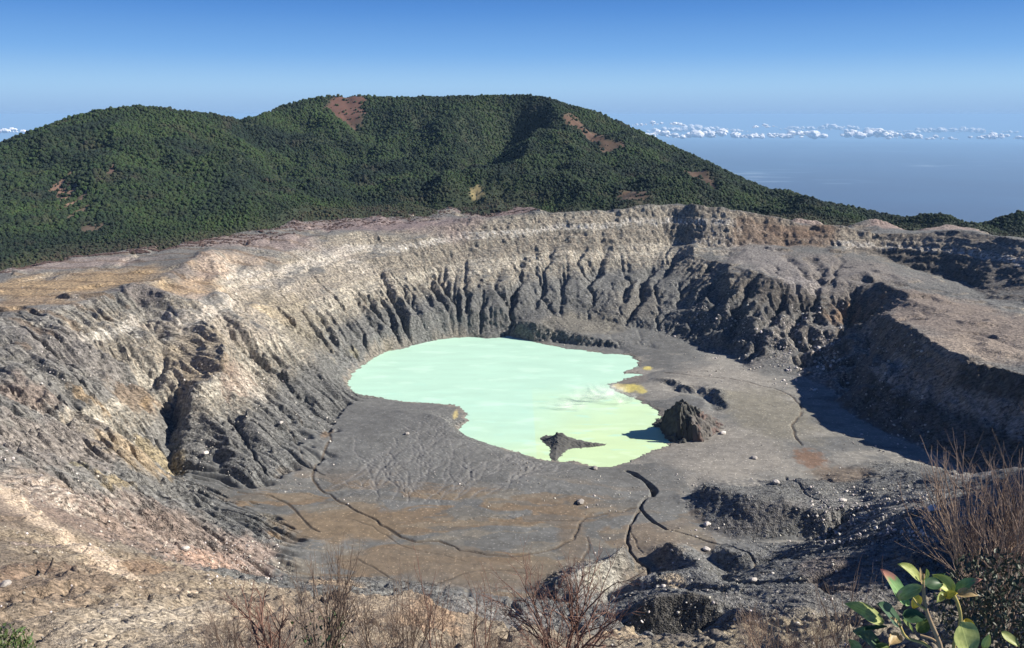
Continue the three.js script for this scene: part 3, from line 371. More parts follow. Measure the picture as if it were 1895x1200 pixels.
// ---------------------------------------------------------------- the ground as a mesh, finer towards the lookout
const tag = (o, label, category, extra) => { o.userData = { label, category, ...extra }; return o; };
const put = o => { o.traverse(c => { if (c.isMesh) { c.castShadow = true; c.receiveShadow = true; } }); scene.add(o); return o; };
{
  const AZ = []; { let a = -47; while (a < 47) { AZ.push(Math.tan(a * Math.PI / 180)); const e = Math.abs(a); a += e > 38 ? .5 : e > 34 ? .2 : .086; } }
  const dens = [], D0 = 2, D1 = 1465;
  for (let d = D0; d < D1; d += 1) { let s = 0; for (let k = 0; k < 40; k++) { const t = -.68 + k / 39 * 1.36, a = crater.lin(t * d, d), b = crater.lin(t * (d + 1), d + 1); s += Math.abs((EYE - a) / d - (EYE - b) / (d + 1)) + .55 * Math.hypot(1, b - a) / (d + 20) * .4; } dens.push(Math.sqrt(s / 40 / (d < 60 ? 6 : 1))); }
  let tot = 0; for (let i = 0; i < dens.length; i++) { dens[i] = dens[i] ** 1.4 + .0006; tot += dens[i]; }
  const ROWS = 1230, DS = [D0]; { let acc = 0; for (let i = 0; i < dens.length; i++) { const w = dens[i] / tot * (ROWS - 1); while (DS.length < acc + w && DS.length < ROWS) DS.push(D0 + i + (DS.length - acc) / w); acc += w; } DS.push(D1); }
  const nu = AZ.length, nv = DS.length, pos = new Float32Array(nu * nv * 3), col = new Float32Array(nu * nv * 3), out = [0, 0, 0], kind = new Uint8Array(nu * nv);
  for (let j = 0; j < nv; j++) {
    const d = DS[j];
    for (let i = 0; i < nu; i++) {
      const x = AZ[i] * d, q = j * nu + i; let h = crater.at(x, d);
      const gx = (crater.lin(x + 2.5, d) - crater.lin(x - 2.5, d)) / 5, gd = (crater.lin(x, d + 2.5) - crater.lin(x, d - 2.5)) / 5, slope = Math.hypot(gx, gd);
      const s = crater.lin(x, d, rimTop) - h, ld0 = crater.lin(x, d, lakeDist), ld = ld0 + (Math.abs(ld0) < 14 ? 7 * fbm(x / 15, d / 9, 3) + 2.4 * n2(x / 3.6, d / 2.4) : 0), dry = smooth(1, 10, ld), wall = smooth(.25, .75, slope) * dry, east = smooth(180, 330, x), nearby = smooth(330, 150, d);
      // ledges of the layers, then knobs and hollows
      if (d > 520) { const sh = h + 4 * n2(x / 80, d / 80); h += (1 + .25 * smooth(60, 45, s)) * wall * (1 - .8 * (x > 270 && h > 52 && slope < .55 ? 1 : 0)) * (1.5 * Math.sin(sh * .72) + .7 * Math.sin(sh * 1.7 + 1)) * (.5 + fbm(x / 40, d / 40, 2)) * mix(.55, 1.25, smooth(60, 40, s)); }
      const ash = Math.max(smooth(-95, -160, x) * smooth(800, 740, d) * smooth(375, 420, d), .8 * smooth(30, 60, x) * smooth(285, 310, d) * smooth(530, 500, d) * smooth(75, 60, h)), terr = smooth(270, 300, x) * smooth(50, 56, h) * smooth(560, 600, d) * (1 - smooth(.5, .75, slope)) * smooth(1110, 1080, d), rill = wall * (d > 300 ? 1 : .8) * (1 - .85 * ash) * (1 - .85 * terr);
      if (ash > 0 && x < 0) { const u = x / 75, v = d + .45 * x + 7 * n2(x / 40, d / 40), a = Math.abs(n2(u, v / 13)), b = Math.abs(n2(u * 1.6 + 30, v / 6.5)); h -= ash * smooth(.1, .3, slope) * (4.2 * smooth(.32, 0, a) + 1.6 * smooth(.3, 0, b)); }
      h += rill * (2.6 * ridged(x / 9, d / 9, 4) - 1.1 + (d > 420 ? 2.4 * (ridged(x / 23 + 8, d / 23, 3) - .6) : 0)) * (.6 + .6 * east) + wall * (1 - .8 * ash) * (1.1 * n2(x / 3.1 + 50, d / 3.1) + .6 * n2(x / 1.7, d / 1.7 + 20)) + dry * (.5 + 1.2 * smooth(.1, .4, slope)) * .55 * fbm(x / 4.5, d / 4.5, 3) * smooth(4, 14, h + 4 * slope * 10);
      if (d < 330) h += smooth(14, 60, d) * nearby * Math.min(1, d / 170) * (mix(2.2, 1.3, smooth(-20, 30, x) * smooth(190, 230, d)) * (ridged(x / 17 + 3, d / 17, 5) - .6) + 1.1 * Math.sin(h * 1.1 + 2 * n2(x / 12, d / 12)) * smooth(0, .25, fbm(x / 30 + 5, d / 30, 2) + .1) + .6 * fbm(x / 3, d / 3, 4) + .3 * fbm(x / .9, d / .9, 3)) * (.4 + .8 * wall);
      let rillTone = 0;
      if (h < 20 && d > 440 && d < 690 && x < 150) {    // braided rills washed into the ash fan, running from the shore ridge down to the flat
        const px = x - FAN[0], pd = d - FAN[1], r = Math.hypot(px, pd), a = Math.atan2(px, -pd), on = smooth(1, .75, Math.hypot((x - FAN[2]) / FAN[4], (d - FAN[3]) / FAN[5]) + .25 * fbm(x / 30, d / 30, 3)) * smooth(6, 16, ld);
        if (on > 0) { const wx = a * 21 + 1.3 * n2(x / 24, d / 24) + .35 * n2(x / 7, d / 7), v = 1 - Math.abs(n2(wx, r / 110)) * 3, v2 = 1 - Math.abs(n2(wx * 1.7 + 20, r / 70)) * 3.4, e = Math.max(smooth(.7, 1, v), .7 * smooth(.72, 1, v2)); h -= on * e * .3; rillTone = on * e * .25; }
      }
      let wet = 0, wc = null;
      if (h < 60 && d > 300) for (const c of CHANNELS) { if (x < c.lo[0] || x > c.hi[0] || d < c.lo[1] || d > c.hi[1]) continue; const e = toLine(c.p, x, d) / (c.width * (.47 + .3 * n2(x / 14, d / 14))); if (e < 2) { h -= c.depth * smooth(1.5, .3, e); const w = smooth(1.25, .6, e) * c.tint; if (w > wet) { wet = w; wc = c.color; } } }
      if (ld < 0) h = -Math.min(3, .15 - .5 * ld); else if (ld < 14 && h < 4) h = Math.max(h, .08 + ld * .05);
      // rock faces are pushed in and out along their own normals
      const l = 1 / Math.sqrt(1 + slope * slope), amp = wall * (1 - .85 * ash) * (1 - .85 * terr) * (d < 330 ? 2.4 : 5.2) * (fbm3(x / 8, h / 5, d / 8, 4) - .28 * Math.abs(n3(x / 5 + 9, h / 3.5, d / 5)));
      pos[q * 3] = x - gx * l * amp; pos[q * 3 + 1] = h + l * amp * .4; pos[q * 3 + 2] = -(d - gd * l * amp);
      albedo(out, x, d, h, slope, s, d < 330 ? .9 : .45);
      if (ld > -2 && ld < 9) { const w = smooth(7, 1, ld + 7 * fbm(x / 16, d / 16, 3)) * smooth(-.3, .1, fbm(x / 45, d / 45, 2)) * (out[0] > 2.4 * out[2] ? 0 : .8); out[0] = mix(out[0], .21, w); out[1] = mix(out[1], .185, w); out[2] = mix(out[2], .155, w); }
      for (let c = 0; c < 3; c++) out[c] *= 1 + .55 * rillTone;
      if (wc) for (let c = 0; c < 3; c++) out[c] = mix(out[c], wc[c], wet);
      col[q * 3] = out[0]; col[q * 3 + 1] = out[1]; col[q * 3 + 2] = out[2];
      // which piece of the setting it belongs to
      let outer = false; { const a = Math.max(-.72, Math.min(.72, AZ[i])); let lo = 0; for (let k = 0; k < RIM.length - 1; k++) { const t0 = RIM[k][0] / RIM[k][1], t1 = RIM[k + 1][0] / RIM[k + 1][1]; if (a >= t0 && a <= t1) { lo = mix(RIM[k][1], RIM[k + 1][1], (a - t0) / (t1 - t0 || 1)); break; } } outer = lo > 0 && d > lo + 4; }
      kind[q] = outer ? 3 : d < 262 || (d < 345 && h > 85) ? 2 : x > 250 && d > 560 && h > 52 && slope < .42 ? 4 : (h < 13 && slope < .35) ? 1 : 0;
    }
  }
  const full = new THREE.BufferGeometry(), index = new Uint32Array((nu - 1) * (nv - 1) * 6); let k = 0;
  for (let j = 0; j < nv - 1; j++) for (let i = 0; i < nu - 1; i++) { const a = j * nu + i, b = a + 1, c = a + nu, e = c + 1; index[k++] = a; index[k++] = b; index[k++] = c; index[k++] = b; index[k++] = e; index[k++] = c; }
  full.setAttribute('position', new THREE.BufferAttribute(pos, 3)); full.setIndex(new THREE.BufferAttribute(index, 1)); full.computeVertexNormals();
  const nor = full.attributes.normal.array, [gm, gb] = grainMaps(1024, 56, .36, .82), earth = new THREE.MeshStandardMaterial({ vertexColors: true, map: gm, bumpMap: gb, bumpScale: 1.5, roughness: .95, metalness: 0 }), [cm, cb] = grainMaps(512, 24, .5, .2), calm = earth.clone(); calm.map = cm; calm.bumpMap = cb; calm.bumpScale = .12; const nearEarth = earth.clone(); nearEarth.map = gm.clone(); nearEarth.bumpMap = gb.clone(); for (const m of [nearEarth.map, nearEarth.bumpMap]) { m.repeat.set(4, 4); m.needsUpdate = true; } nearEarth.bumpScale = .5;
  const NAMES = [
    ['crater_wall', 'layered grey and white crater walls cut by gullies around the lake', 'crater wall'], ['crater_floor', 'flat grey ash and brown mud floor of the crater around the turquoise lake', 'crater floor'],
    ['near_slope', 'sandy tan foreground slope with a pale bare crest below the shrubs', 'slope'], ['outer_plateau', 'pinkish bare plain between the crater rim and the green forest', 'plateau'], ['terrace', 'broad brown terrace above the dark cliffs on the right', 'terrace']];
  // the five pieces share their border vertices; the kind is evened out over blocks so that borders are clean
  const B = 6, bu = Math.ceil(nu / B), face = (j, i) => kind[Math.min(nv - 1, Math.floor(j / B) * B + 2) * nu + Math.min(nu - 1, Math.floor(i / B) * B + 2)];
  for (let n = 0; n < NAMES.length; n++) {
    const map = new Int32Array(nu * nv).fill(-1), idx = []; let used = 0;
    for (let j = 0; j < nv - 1; j++) for (let i = 0; i < nu - 1; i++) { if (face(j, i) !== n) continue; const a = j * nu + i; for (const v of [a, a + 1, a + nu, a + 1, a + nu + 1, a + nu]) { if (map[v] < 0) map[v] = used++; idx.push(map[v]); } }
    const U = new Float32Array(used * 2), P = new Float32Array(used * 3), N = new Float32Array(used * 3), C = new Float32Array(used * 3);
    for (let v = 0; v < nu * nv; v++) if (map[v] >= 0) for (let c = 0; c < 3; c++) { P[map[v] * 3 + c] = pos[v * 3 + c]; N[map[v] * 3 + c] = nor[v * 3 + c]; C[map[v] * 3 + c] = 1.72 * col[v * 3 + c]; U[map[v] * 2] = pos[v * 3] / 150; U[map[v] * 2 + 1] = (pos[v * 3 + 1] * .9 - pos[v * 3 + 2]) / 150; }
    const g = new THREE.BufferGeometry(); g.setAttribute('position', new THREE.BufferAttribute(P, 3)); g.setAttribute('normal', new THREE.BufferAttribute(N, 3)); g.setAttribute('color', new THREE.BufferAttribute(C, 3)); g.setAttribute('uv', new THREE.BufferAttribute(U, 2)); g.setIndex(new THREE.BufferAttribute(new Uint32Array(idx), 1));
    const m = new THREE.Mesh(g, n === 2 ? nearEarth : n === 1 ? calm : earth); m.name = NAMES[n][0]; put(tag(m, NAMES[n][1], NAMES[n][2], { kind: 'structure' }));
  }
  console.log('ground', nu, nv, nu * nv * 2, [5, 20, 60, 100, 150, 200, 250, 300, 400, 500, 600, 800, 1000, 1100, 1200, 1300].map(d => { const k = DS.findIndex(v => v > d); return d + ':' + (DS[k + 1] - DS[k]).toFixed(2); }).join(' '));
}

// ---------------------------------------------------------------- lake
{
  const shape = new THREE.Shape(); const cx = LAKE.reduce((s, p) => s + p[0], 0) / LAKE.length, cd = LAKE.reduce((s, p) => s + p[1], 0) / LAKE.length;
  const xs = LAKE.map(p => p[0]), ds = LAKE.map(p => p[1]), x0 = Math.min(...xs) - 6, x1 = Math.max(...xs) + 6, d0 = Math.min(...ds) - 6, d1 = Math.max(...ds) + 6;
  const W = 1024, H = 1024, a = new Uint8Array(W * H * 4), enc = v => Math.round(255 * (v <= .0031308 ? 12.92 * v : 1.055 * v ** (1 / 2.4) - .055));
  for (let j = 0; j < H; j++) for (let i = 0; i < W; i++) {
    const x = mix(x0, x1, i / W), d = mix(d0, d1, j / H), t = smooth(800, 610, d + (x < 20 ? 60 : 0) + 60 * fbm(x / 90, d / 90, 3) - .5 * (x - 20)), v = 1 + .12 * fbm(x / 50 + .6 * fbm(x / 30, d / 20, 2), d / 15, 5);
    let r = mix(.385, .45, t) * v, g = mix(.585, .585, t) * v, b = mix(.475, .35, t) * v;
    const scum = smooth(.17, .4, fbm(x / 26 + 4, d / 9, 4)) * smooth(930, 720, d) * .5; r = mix(r, .36, scum); g = mix(g, .6, scum); b = mix(b, .5, scum);
    const veil = smooth(.1, .4, fbm(x / 40 + 44, d / 16, 4)) * .16; r = mix(r, .7, veil); g = mix(g, .9, veil); b = mix(b, .75, veil);
    const q = (j * W + i) * 4; a[q] = enc(clamp(r, 0, .93)); a[q + 1] = enc(clamp(g, 0, .93)); a[q + 2] = enc(clamp(b, 0, .93)); a[q + 3] = 255;
  }
  const map = new THREE.DataTexture(a, W, H); map.colorSpace = THREE.SRGBColorSpace; map.magFilter = THREE.LinearFilter; map.needsUpdate = true;
  const g = new THREE.PlaneGeometry(x1 - x0, d1 - d0); g.rotateX(-Math.PI / 2);
  const m = new THREE.Mesh(g, new THREE.MeshPhysicalMaterial({ map, roughness: .5, specularIntensity: .4 })); m.position.set((x0 + x1) / 2, 0, -(d0 + d1) / 2); m.name = 'lake';
  put(tag(m, 'milky turquoise acid lake in the middle of the crater', 'lake', { kind: 'structure' }));
}

// ---------------------------------------------------------------- mountain behind the crater, its forest, the lowland, clouds
const SKYLINE = survey(`-250,345,d1480 -60,290,d1550 0,265,d1580 60,243,d1600 130,217,d1620 185,203,d1640 235,197,d1650 290,200,d1670 350,208,d1690 400,213,d1710 440,221,d1730 500,201,d1900 560,185,d1980 610,177,d2000 650,175,d2000 700,179,d2020 740,181,d2030 800,180,d2050
  860,178,d2060 920,176,d2060 970,175,d2060 1010,180,d2040 1050,194,d2000 1075,202,d1990 1100,205,d2050 1130,219,d2050 1170,236,d2040 1230,264,d2000 1300,294,d1950 1380,335,d1880 1450,360,d1800 1520,376,d1720 1590,386,d1660 1650,402,d1600 1700,406,d1560 1740,416,d1520 1800,424,d1480 1900,440,d1440`);
const mountain = new Field(-1500, 1500, 820, 2900, 8);
{
  const M = [SKYLINE, shift(SKYLINE, 60, -14), shift(SKYLINE, 380, -230), FOREST_EDGE, shift(FOREST_EDGE, -50, -9), BEHIND_RIM, shift(BEHIND_RIM, -60, -16)], l = t => M.push(survey(t));
  l('1010,180,d2040 1040,215,d1900 1060,260,d1750 1075,300,d1600 1090,340,d1480'); l('965,215,d2020 930,265,d1935 903,315,d1800 905,350,d1610'); l('1000,235,d1840 965,290,d1600 985,340,d1430'); l('860,180,d2060 850,235,d1870 832,300,d1610 825,350,d1430'); l('700,182,d2020 690,260,d1850 680,330,d1580');
  l('640,182,d2010 660,240,d1880 655,300,d1700 640,350,d1500'); l('600,180,d1990 575,240,d1850 560,300,d1650 600,370,d1370'); l('440,223,d1760 470,260,d1720 520,320,d1580 560,370,d1390'); l('375,210,d1700 400,260,d1550 440,330,d1350 470,390,d1190'); l('235,200,d1650 190,270,d1440 170,350,d1240 200,430,d1075'); l('80,290,d1410 130,360,d1245 180,420,d1095');
  l('-100,400,d1150 -60,330,d1350'); l('300,215,d1640 310,300,d1420 330,400,d1160'); l('760,200,d1960 770,270,d1790 760,330,d1590'); l('1100,210,d2040 1150,265,d1800 1190,320,d1560 1230,360,d1400'); l('1170,240,d2030 1220,290,d1780 1290,350,d1520'); l('1300,300,d1930 1360,350,d1650 1400,385,d1400');
  l('1820,424,d1400 1840,409,d1400 1870,396,d1400 1895,390,d1400 1960,378,d1400 2150,372,d1390'); l('1800,436,d1330 1830,436,d1320 1895,444,d1300 2100,460,d1250'); M.push(survey('1820,424,d1400 1895,390,d1400 2150,372,d1390').map(p => [p[0], p[1] + 160, p[2] - 90]));
  M.push([[-1500, 2900, -320], [1500, 2900, -320]], [[1500, 1200, 60], [1500, 2900, -320]]);
  mountain.solve(M);
  const n = mountain.h.length, st = new Float32Array(n), mo = new Float32Array(n), ta = new Float32Array(n), no = new Uint8Array(n);
  for (let k = 0; k < n; k++) { const x = mountain.x0 + (k % mountain.nx) * 8, d = mountain.d0 + Math.floor(k / mountain.nx) * 8; st[k] = .022; mo[k] = 46; ta[k] = 1; mountain.h[k] += (fbm(x / 150, d / 150, 5) * 62 + fbm(x / 40 + 9, d / 40, 2) * 8) * smooth(1000, 1450, d + x * .1) * smooth(-10, 160, toLine(SKYLINE, x, d)); }
  mountain.blur(2); mountain.erode(7, st, mo, ta, no);
}
const edgeAt = x_d => { let best = 1300; const all = [...FOREST_EDGE, ...BEHIND_RIM.slice(1)]; for (let k = 0; k < all.length - 1; k++) { const t0 = all[k][0] / all[k][1], t1 = all[k + 1][0] / all[k + 1][1]; if (x_d >= t0 && x_d <= t1) return mix(all[k][1], all[k + 1][1], (x_d - t0) / (t1 - t0 || 1)); } return x_d < 0 ? 915 : best; };
// bare slides on the mountain: pixel, half size, colour
const hit = (px, py) => { const t = down(py) / fwd(py), q = (px - CX) / fwd(py); for (let d = 900; d < 2300; d += 3) if (EYE - t * d <= mountain.lin(q * d, d)) return [q * d, d]; return [q * 2000, 2000]; };
const SLIDES = [[640, 202, 24, 22, [.15, .075, .058]], [648, 224, 16, 12, [.1, .06, .045]], [1062, 232, 12, 7, [.13, .075, .05]], [1095, 255, 22, 8, [.13, .075, .05]], [1130, 275, 20, 8, [.12, .075, .05]], [1172, 360, 20, 5, [.12, .075, .05]], [1290, 320, 14, 5, [.1, .06, .04]],
  [114, 338, 6, 13, [.34, .2, .14]], [118, 352, 6, 13, [.34, .2, .14]], [125, 366, 6, 13, [.3, .18, .13]], [133, 380, 7, 12, [.27, .17, .12]], [145, 394, 8, 10, [.2, .14, .09]], [212, 310, 4, 10, [.18, .11, .09]], [170, 422, 16, 6, [.12, .085, .06]], [882, 360, 9, 2, [.4, .33, .16]]
].map(([px, py, rx, ry, c]) => { const [x, d] = hit(px, py), a = hit(px, py - ry), b = hit(px, py + ry); return { x, d, rx: 1.5 * rx * d / FOCAL, rd: Math.max(18, Math.abs(a[1] - b[1]) * .8), c }; });
const bare = (x, d) => { let w = 0, c = null; for (const s of SLIDES) { const q = Math.hypot((x - s.x) / s.rx, (d - s.d) / s.rd) + .6 * fbm(x / 18, d / 18, 3), e = smooth(1.1, .8, q); if (e > w) { w = e; c = s.c; } } return [w, c]; };
{
  const { nx, nd, h } = mountain, P = new Float32Array(nx * nd * 3), C = new Float32Array(nx * nd * 3), idx = [];
  for (let j = 0; j < nd; j++) for (let i = 0; i < nx; i++) { const k = j * nx + i, x = mountain.x0 + i * 8, d = mountain.d0 + j * 8, [w, c] = bare(x, d), v = 1 + .5 * fbm(x / 15, d / 15, 3); P.set([x, h[k], -d], k * 3); C.set([0, 1, 2].map(q => mix([.02, .03, .014][q], c ? c[q] * .6 : 0, w) * v), k * 3); }
  for (let j = 0; j < nd - 1; j++) for (let i = 0; i < nx - 1; i++) { const a = j * nx + i; const d = mountain.d0 + j * 8, x = mountain.x0 + i * 8; if (d < edgeAt(x / d) - 40) continue; idx.push(a, a + 1, a + nx, a + 1, a + nx + 1, a + nx); }
  const g = new THREE.BufferGeometry(); g.setAttribute('position', new THREE.BufferAttribute(P, 3)); g.setAttribute('color', new THREE.BufferAttribute(C, 3)); g.setIndex(idx); g.computeVertexNormals();
  const m = new THREE.Mesh(g, new THREE.MeshStandardMaterial({ vertexColors: true, roughness: 1 })); m.name = 'mountain'; put(tag(m, 'dark green forested mountain ridge with reddish landslide scars behind the crater', 'mountain', { kind: 'structure' }));
}
function lumpy(detail, amount, freq, off, squash = 1) { const g = new THREE.IcosahedronGeometry(1, detail), p = g.attributes.position; for (let i = 0; i < p.count; i++) { const x = p.getX(i), y = p.getY(i), z = p.getZ(i), k = 1 + amount * fbm3(x * freq + off, y * freq, z * freq, 2) * 2; p.setXYZ(i, x * k, y * k * squash, z * k); } g.computeVertexNormals(); return g; }
{
  const list = [[], [], []], forest = new THREE.Group(); forest.name = 'forest'; const mat = new THREE.MeshStandardMaterial({ roughness: 1 }), M = new THREE.Matrix4(), Q = new THREE.Quaternion(), E = new THREE.Euler(), col = new THREE.Color();
  for (let t = -.76; t < .8; t += .0017) {
    let top = -9; const e = edgeAt(t), start = e - 45;
    for (let d = Math.min(start, 1320); d < 2350; d += rr(2.6, 4.6)) {
      const tt = t + rr(-.0012, .0012), x = tt * d, h = mountain.lin(x, d), ang = (h + 6 - EYE) / d; if (ang > top) top = ang; if (ang < top - .006 || d < start || d < e && h < crater.lin(x, d) + .3 || h < crater.lin(x, d) - 6 && d < 1440) continue;
      const rim = d - e; if (rnd() < .12) continue; let size = (1 + 2.7 * rnd() ** 2.4) * mix(.55, 1, smooth(0, 160, rim)) * mix(.8, 1.25, .5 + fbm(x / 90, d / 90, 3)); const [w, c] = bare(x, d);
      if (rnd() < w * .93) continue; if (rim < 40 && rnd() < .25) continue;
      const tone = clamp(.42 + 1.5 * fbm(x / 120 + 5, d / 120, 4) + rr(-.25, .25), 0, 1), dry = smooth(.15, .45, fbm(x / 60 + 90, d / 60, 3)) * .5 + smooth(50, 0, rim) * .75;
      let r = mix(.004, .027, tone), g = mix(.014, .05, tone), b = mix(.008, .013, tone); r = mix(r, .055, dry * .8); g = mix(g, .045, dry * .8); b = mix(b, .03, dry * .8);
      E.set(rr(-.3, .3), rr(0, 6.28), rr(-.3, .3)); const sy = size * rr(.75, 1.35); M.compose(new THREE.Vector3(x, h + sy * .45, -d), Q.setFromEuler(E), new THREE.Vector3(size, sy, size));
      list[Math.floor(rnd() * 3)].push([M.clone(), r * .9 * rr(.85, 1.15), g * .9 * rr(.85, 1.15), b * .9]);
    }
  }
  // low brown scrub on the plain in front of the trees
  for (let k = 0; k < 9000; k++) { const t = rr(-.7, .06), e = edgeAt(t), d = e - 110 * rnd() ** 1.5 * smooth(-.5, -.2, t) - 14 * rnd(), x = t * d; if (fbm(x / 30, d / 7, 3) < .06) continue; const h = crater.lin(x, d), s = rr(.5, 1.5); E.set(0, rr(0, 6.28), 0); M.compose(new THREE.Vector3(x, h + s * .2, -d), Q.setFromEuler(E), new THREE.Vector3(s * 1.3, s * .7, s * 1.3)); const v = rr(.7, 1.3); list[k % 3].push([M.clone(), .07 * v, .045 * v, .04 * v]); }
  list.forEach((a, n) => { const im = new THREE.InstancedMesh(lumpy(2, .34, 2.1, n * 9.3), mat, a.length); a.forEach(([m, r, g, b], i) => { im.setMatrixAt(i, m); im.setColorAt(i, col.setRGB(r, g, b)); }); im.name = 'crown'; im.userData.kind = 'stuff'; forest.add(im); });
  put(tag(forest, 'dense dark green trees covering the mountain and its foot behind the crater', 'forest', { kind: 'stuff' })); console.log('trees', list.map(a => a.length).join(' '));
}
{
  const W = 1024, H = 512, a = new Uint8Array(W * H * 4);
  for (let j = 0; j < H; j++) for (let i = 0; i < W; i++) { const x = i / W * 300, d = j / H * 190, f = fbm(x / 9, d / 9, 5), p = smooth(.1, .3, fbm(x / 3 + 8, d * 1.4, 4)) * smooth(.0, .25, fbm(x / 14, d / 10 + 6, 2)), q = (j * W + i) * 4; a[q] = clamp(12 + 24 * f + 95 * p, 0, 255); a[q + 1] = clamp(44 + 30 * f + 75 * p, 0, 255); a[q + 2] = clamp(84 + 25 * f + 50 * p, 0, 255); a[q + 3] = 255; }  // land tinted towards blue: haze of the air painted into the colour
  const map = new THREE.DataTexture(a, W, H); map.colorSpace = THREE.SRGBColorSpace; map.magFilter = THREE.LinearFilter; map.needsUpdate = true;
  const g = new THREE.PlaneGeometry(300000, 190000, 60, 60); g.rotateX(-Math.PI / 2); g.translate(0, -2230, -98000); { const p = g.attributes.position; for (let k = 0; k < p.count; k++) p.setY(k, -2230 - (p.getX(k) ** 2 + p.getZ(k) ** 2) / 12742000); g.computeVertexNormals(); }   // the earth curves away
  const m = new THREE.Mesh(g, new THREE.MeshStandardMaterial({ map, roughness: 1 })); m.name = 'lowland'; put(tag(m, 'blue hazy lowland stretching to the horizon far below on the right', 'lowland', { kind: 'structure' }));
}
{
  const mat = new THREE.MeshStandardMaterial({ color: new THREE.Color().setRGB(.9, .88, .86), roughness: 1 });
  const list = [[1220, 228, 52, 8, 'small flat bright cloud touching the mountain flank at upper left of the lowland'], [1205, 248, 60, 12, 'low broken cloud puffs just right of the mountain flank'], [1320, 247, 75, 14, 'long lumpy white cloud bank between mountain flank and middle of the horizon'], [1415, 232, 28, 7, 'thin little cloud above the long lumpy bank'], [1430, 249, 60, 11, 'row of low white puffs left of the single tall puff'], [1490, 246, 40, 15, 'double-humped white cloud next to the single tall puff'], [1566, 243, 11, 17, 'single small tall white cloud puff standing alone'], [1615, 244, 48, 18, 'largest white cumulus cloud over the blue lowland'], [1675, 250, 40, 12, 'trailing right end of the largest cumulus, a fading low cloud'], [1740, 254, 32, 8, 'faint small cloud between largest cumulus and right frame edge'], [1850, 252, 60, 9, 'faint row of tiny clouds at the right frame edge'], [22, 240, 34, 12, 'pale cloud at the left frame edge beside the left hill'], [1290, 238, 100, 10, 'hazy low cloud bank behind the long lumpy bank'], [1530, 236, 90, 9, 'hazy cloud bank behind the single tall puff'], [1760, 240, 110, 9, 'hazy distant cloud bank above the right part of the lowland']];
  for (const [px, py, w, hgt, label] of list) {
    const geos = [], hazy = label.startsWith('hazy'), n = Math.max(6, Math.round(w / (hazy ? 1 : 1.5))), D = px < 100 ? 40000 : hazy ? 75000 : 47000, s = D / FOCAL;
    const [cx, cd, ch] = byDistance(px, py + hgt * .6, D);
    for (let k = 0; k < n; k++) { const u = rr(-1, 1), r = hgt * s * (.12 + .5 * rnd() ** 2) * (1 - .5 * u * u), g = lumpy(3, .3, 1.6, k * 3.1 + px, .75); g.scale(r * rr(1, 1.6), r, r); g.translate(u * w * s * .9, r * .5 + rr(0, .6) * hgt * s * (1 - u * u), rr(-1, 1) * w * s * .4); geos.push(g); }
    const m = new THREE.Mesh(mergeGeometries(geos), mat); m.position.set(cx, ch, -cd); m.name = 'cloud' + (px === 1220 ? '' : '_' + String(list.findIndex(q => q[4] === label)).padStart(3, '0')); put(tag(m, label, 'cloud', { group: 'clouds over the lowland' }));
  }
}

// ---------------------------------------------------------------- rocks
function outcrop(name, label, category, x0, x1, d0, d1, step, lines, rough, color, tint) {
  const f = new Field(x0, x1, d0, d1, step); f.solve(lines); const { nx, nd, h } = f, P = new Float32Array(nx * nd * 3), C = new Float32Array(nx * nd * 3), idx = [], mx = (x0 + x1) / 2, md = (d0 + d1) / 2;
  for (let j = 0; j < nd; j++) for (let i = 0; i < nx; i++) {
    const k = j * nx + i, x = x0 + i * step, d = d0 + j * step, a = Math.min(nx - 2, Math.max(1, i)), b = Math.min(nd - 2, Math.max(1, j)), q = b * nx + a, gx = (h[q + 1] - h[q - 1]) / 2 / step, gd = (h[q + nx] - h[q - nx]) / 2 / step, s = Math.hypot(gx, gd), l = Math.sqrt(1 + s * s);
    const e = rough * (fbm3(x / 5, h[k] / 5, d / 5, 4) + .6 * (ridged(x / 3.2 + h[k] / 6, d / 3.2, 2) - .5) - .5 * Math.abs(n3(x / 3, h[k] / 2.5, d / 3))) * Math.min(1, .25 + s); P.set([x - gx / l * e - mx, h[k] + e / l, -(d - gd / l * e) + md], k * 3);
    const v = 1 + .4 * fbm3(x / 3, h[k] / 2, d / 3, 3), c = tint ? tint(x, d, h[k], s) : color; C.set(c.map(t => t * v), k * 3);
  }
  for (let j = 0; j < nd - 1; j++) for (let i = 0; i < nx - 1; i++) { const a = j * nx + i; if (Math.max(h[a], h[a + 1], h[a + nx], h[a + nx + 1]) < -3.4) continue; idx.push(a, a + 1, a + nx, a + 1, a + nx + 1, a + nx); }
  const g = new THREE.BufferGeometry(); g.setAttribute('position', new THREE.BufferAttribute(P, 3)); g.setAttribute('color', new THREE.BufferAttribute(C, 3)); g.setIndex(idx); g.computeVertexNormals();
  const m = new THREE.Mesh(g, new THREE.MeshStandardMaterial({ vertexColors: true, roughness: .95 })); m.position.set(mx, 0, -md); m.name = name; put(tag(m, label, category)); return m;
}
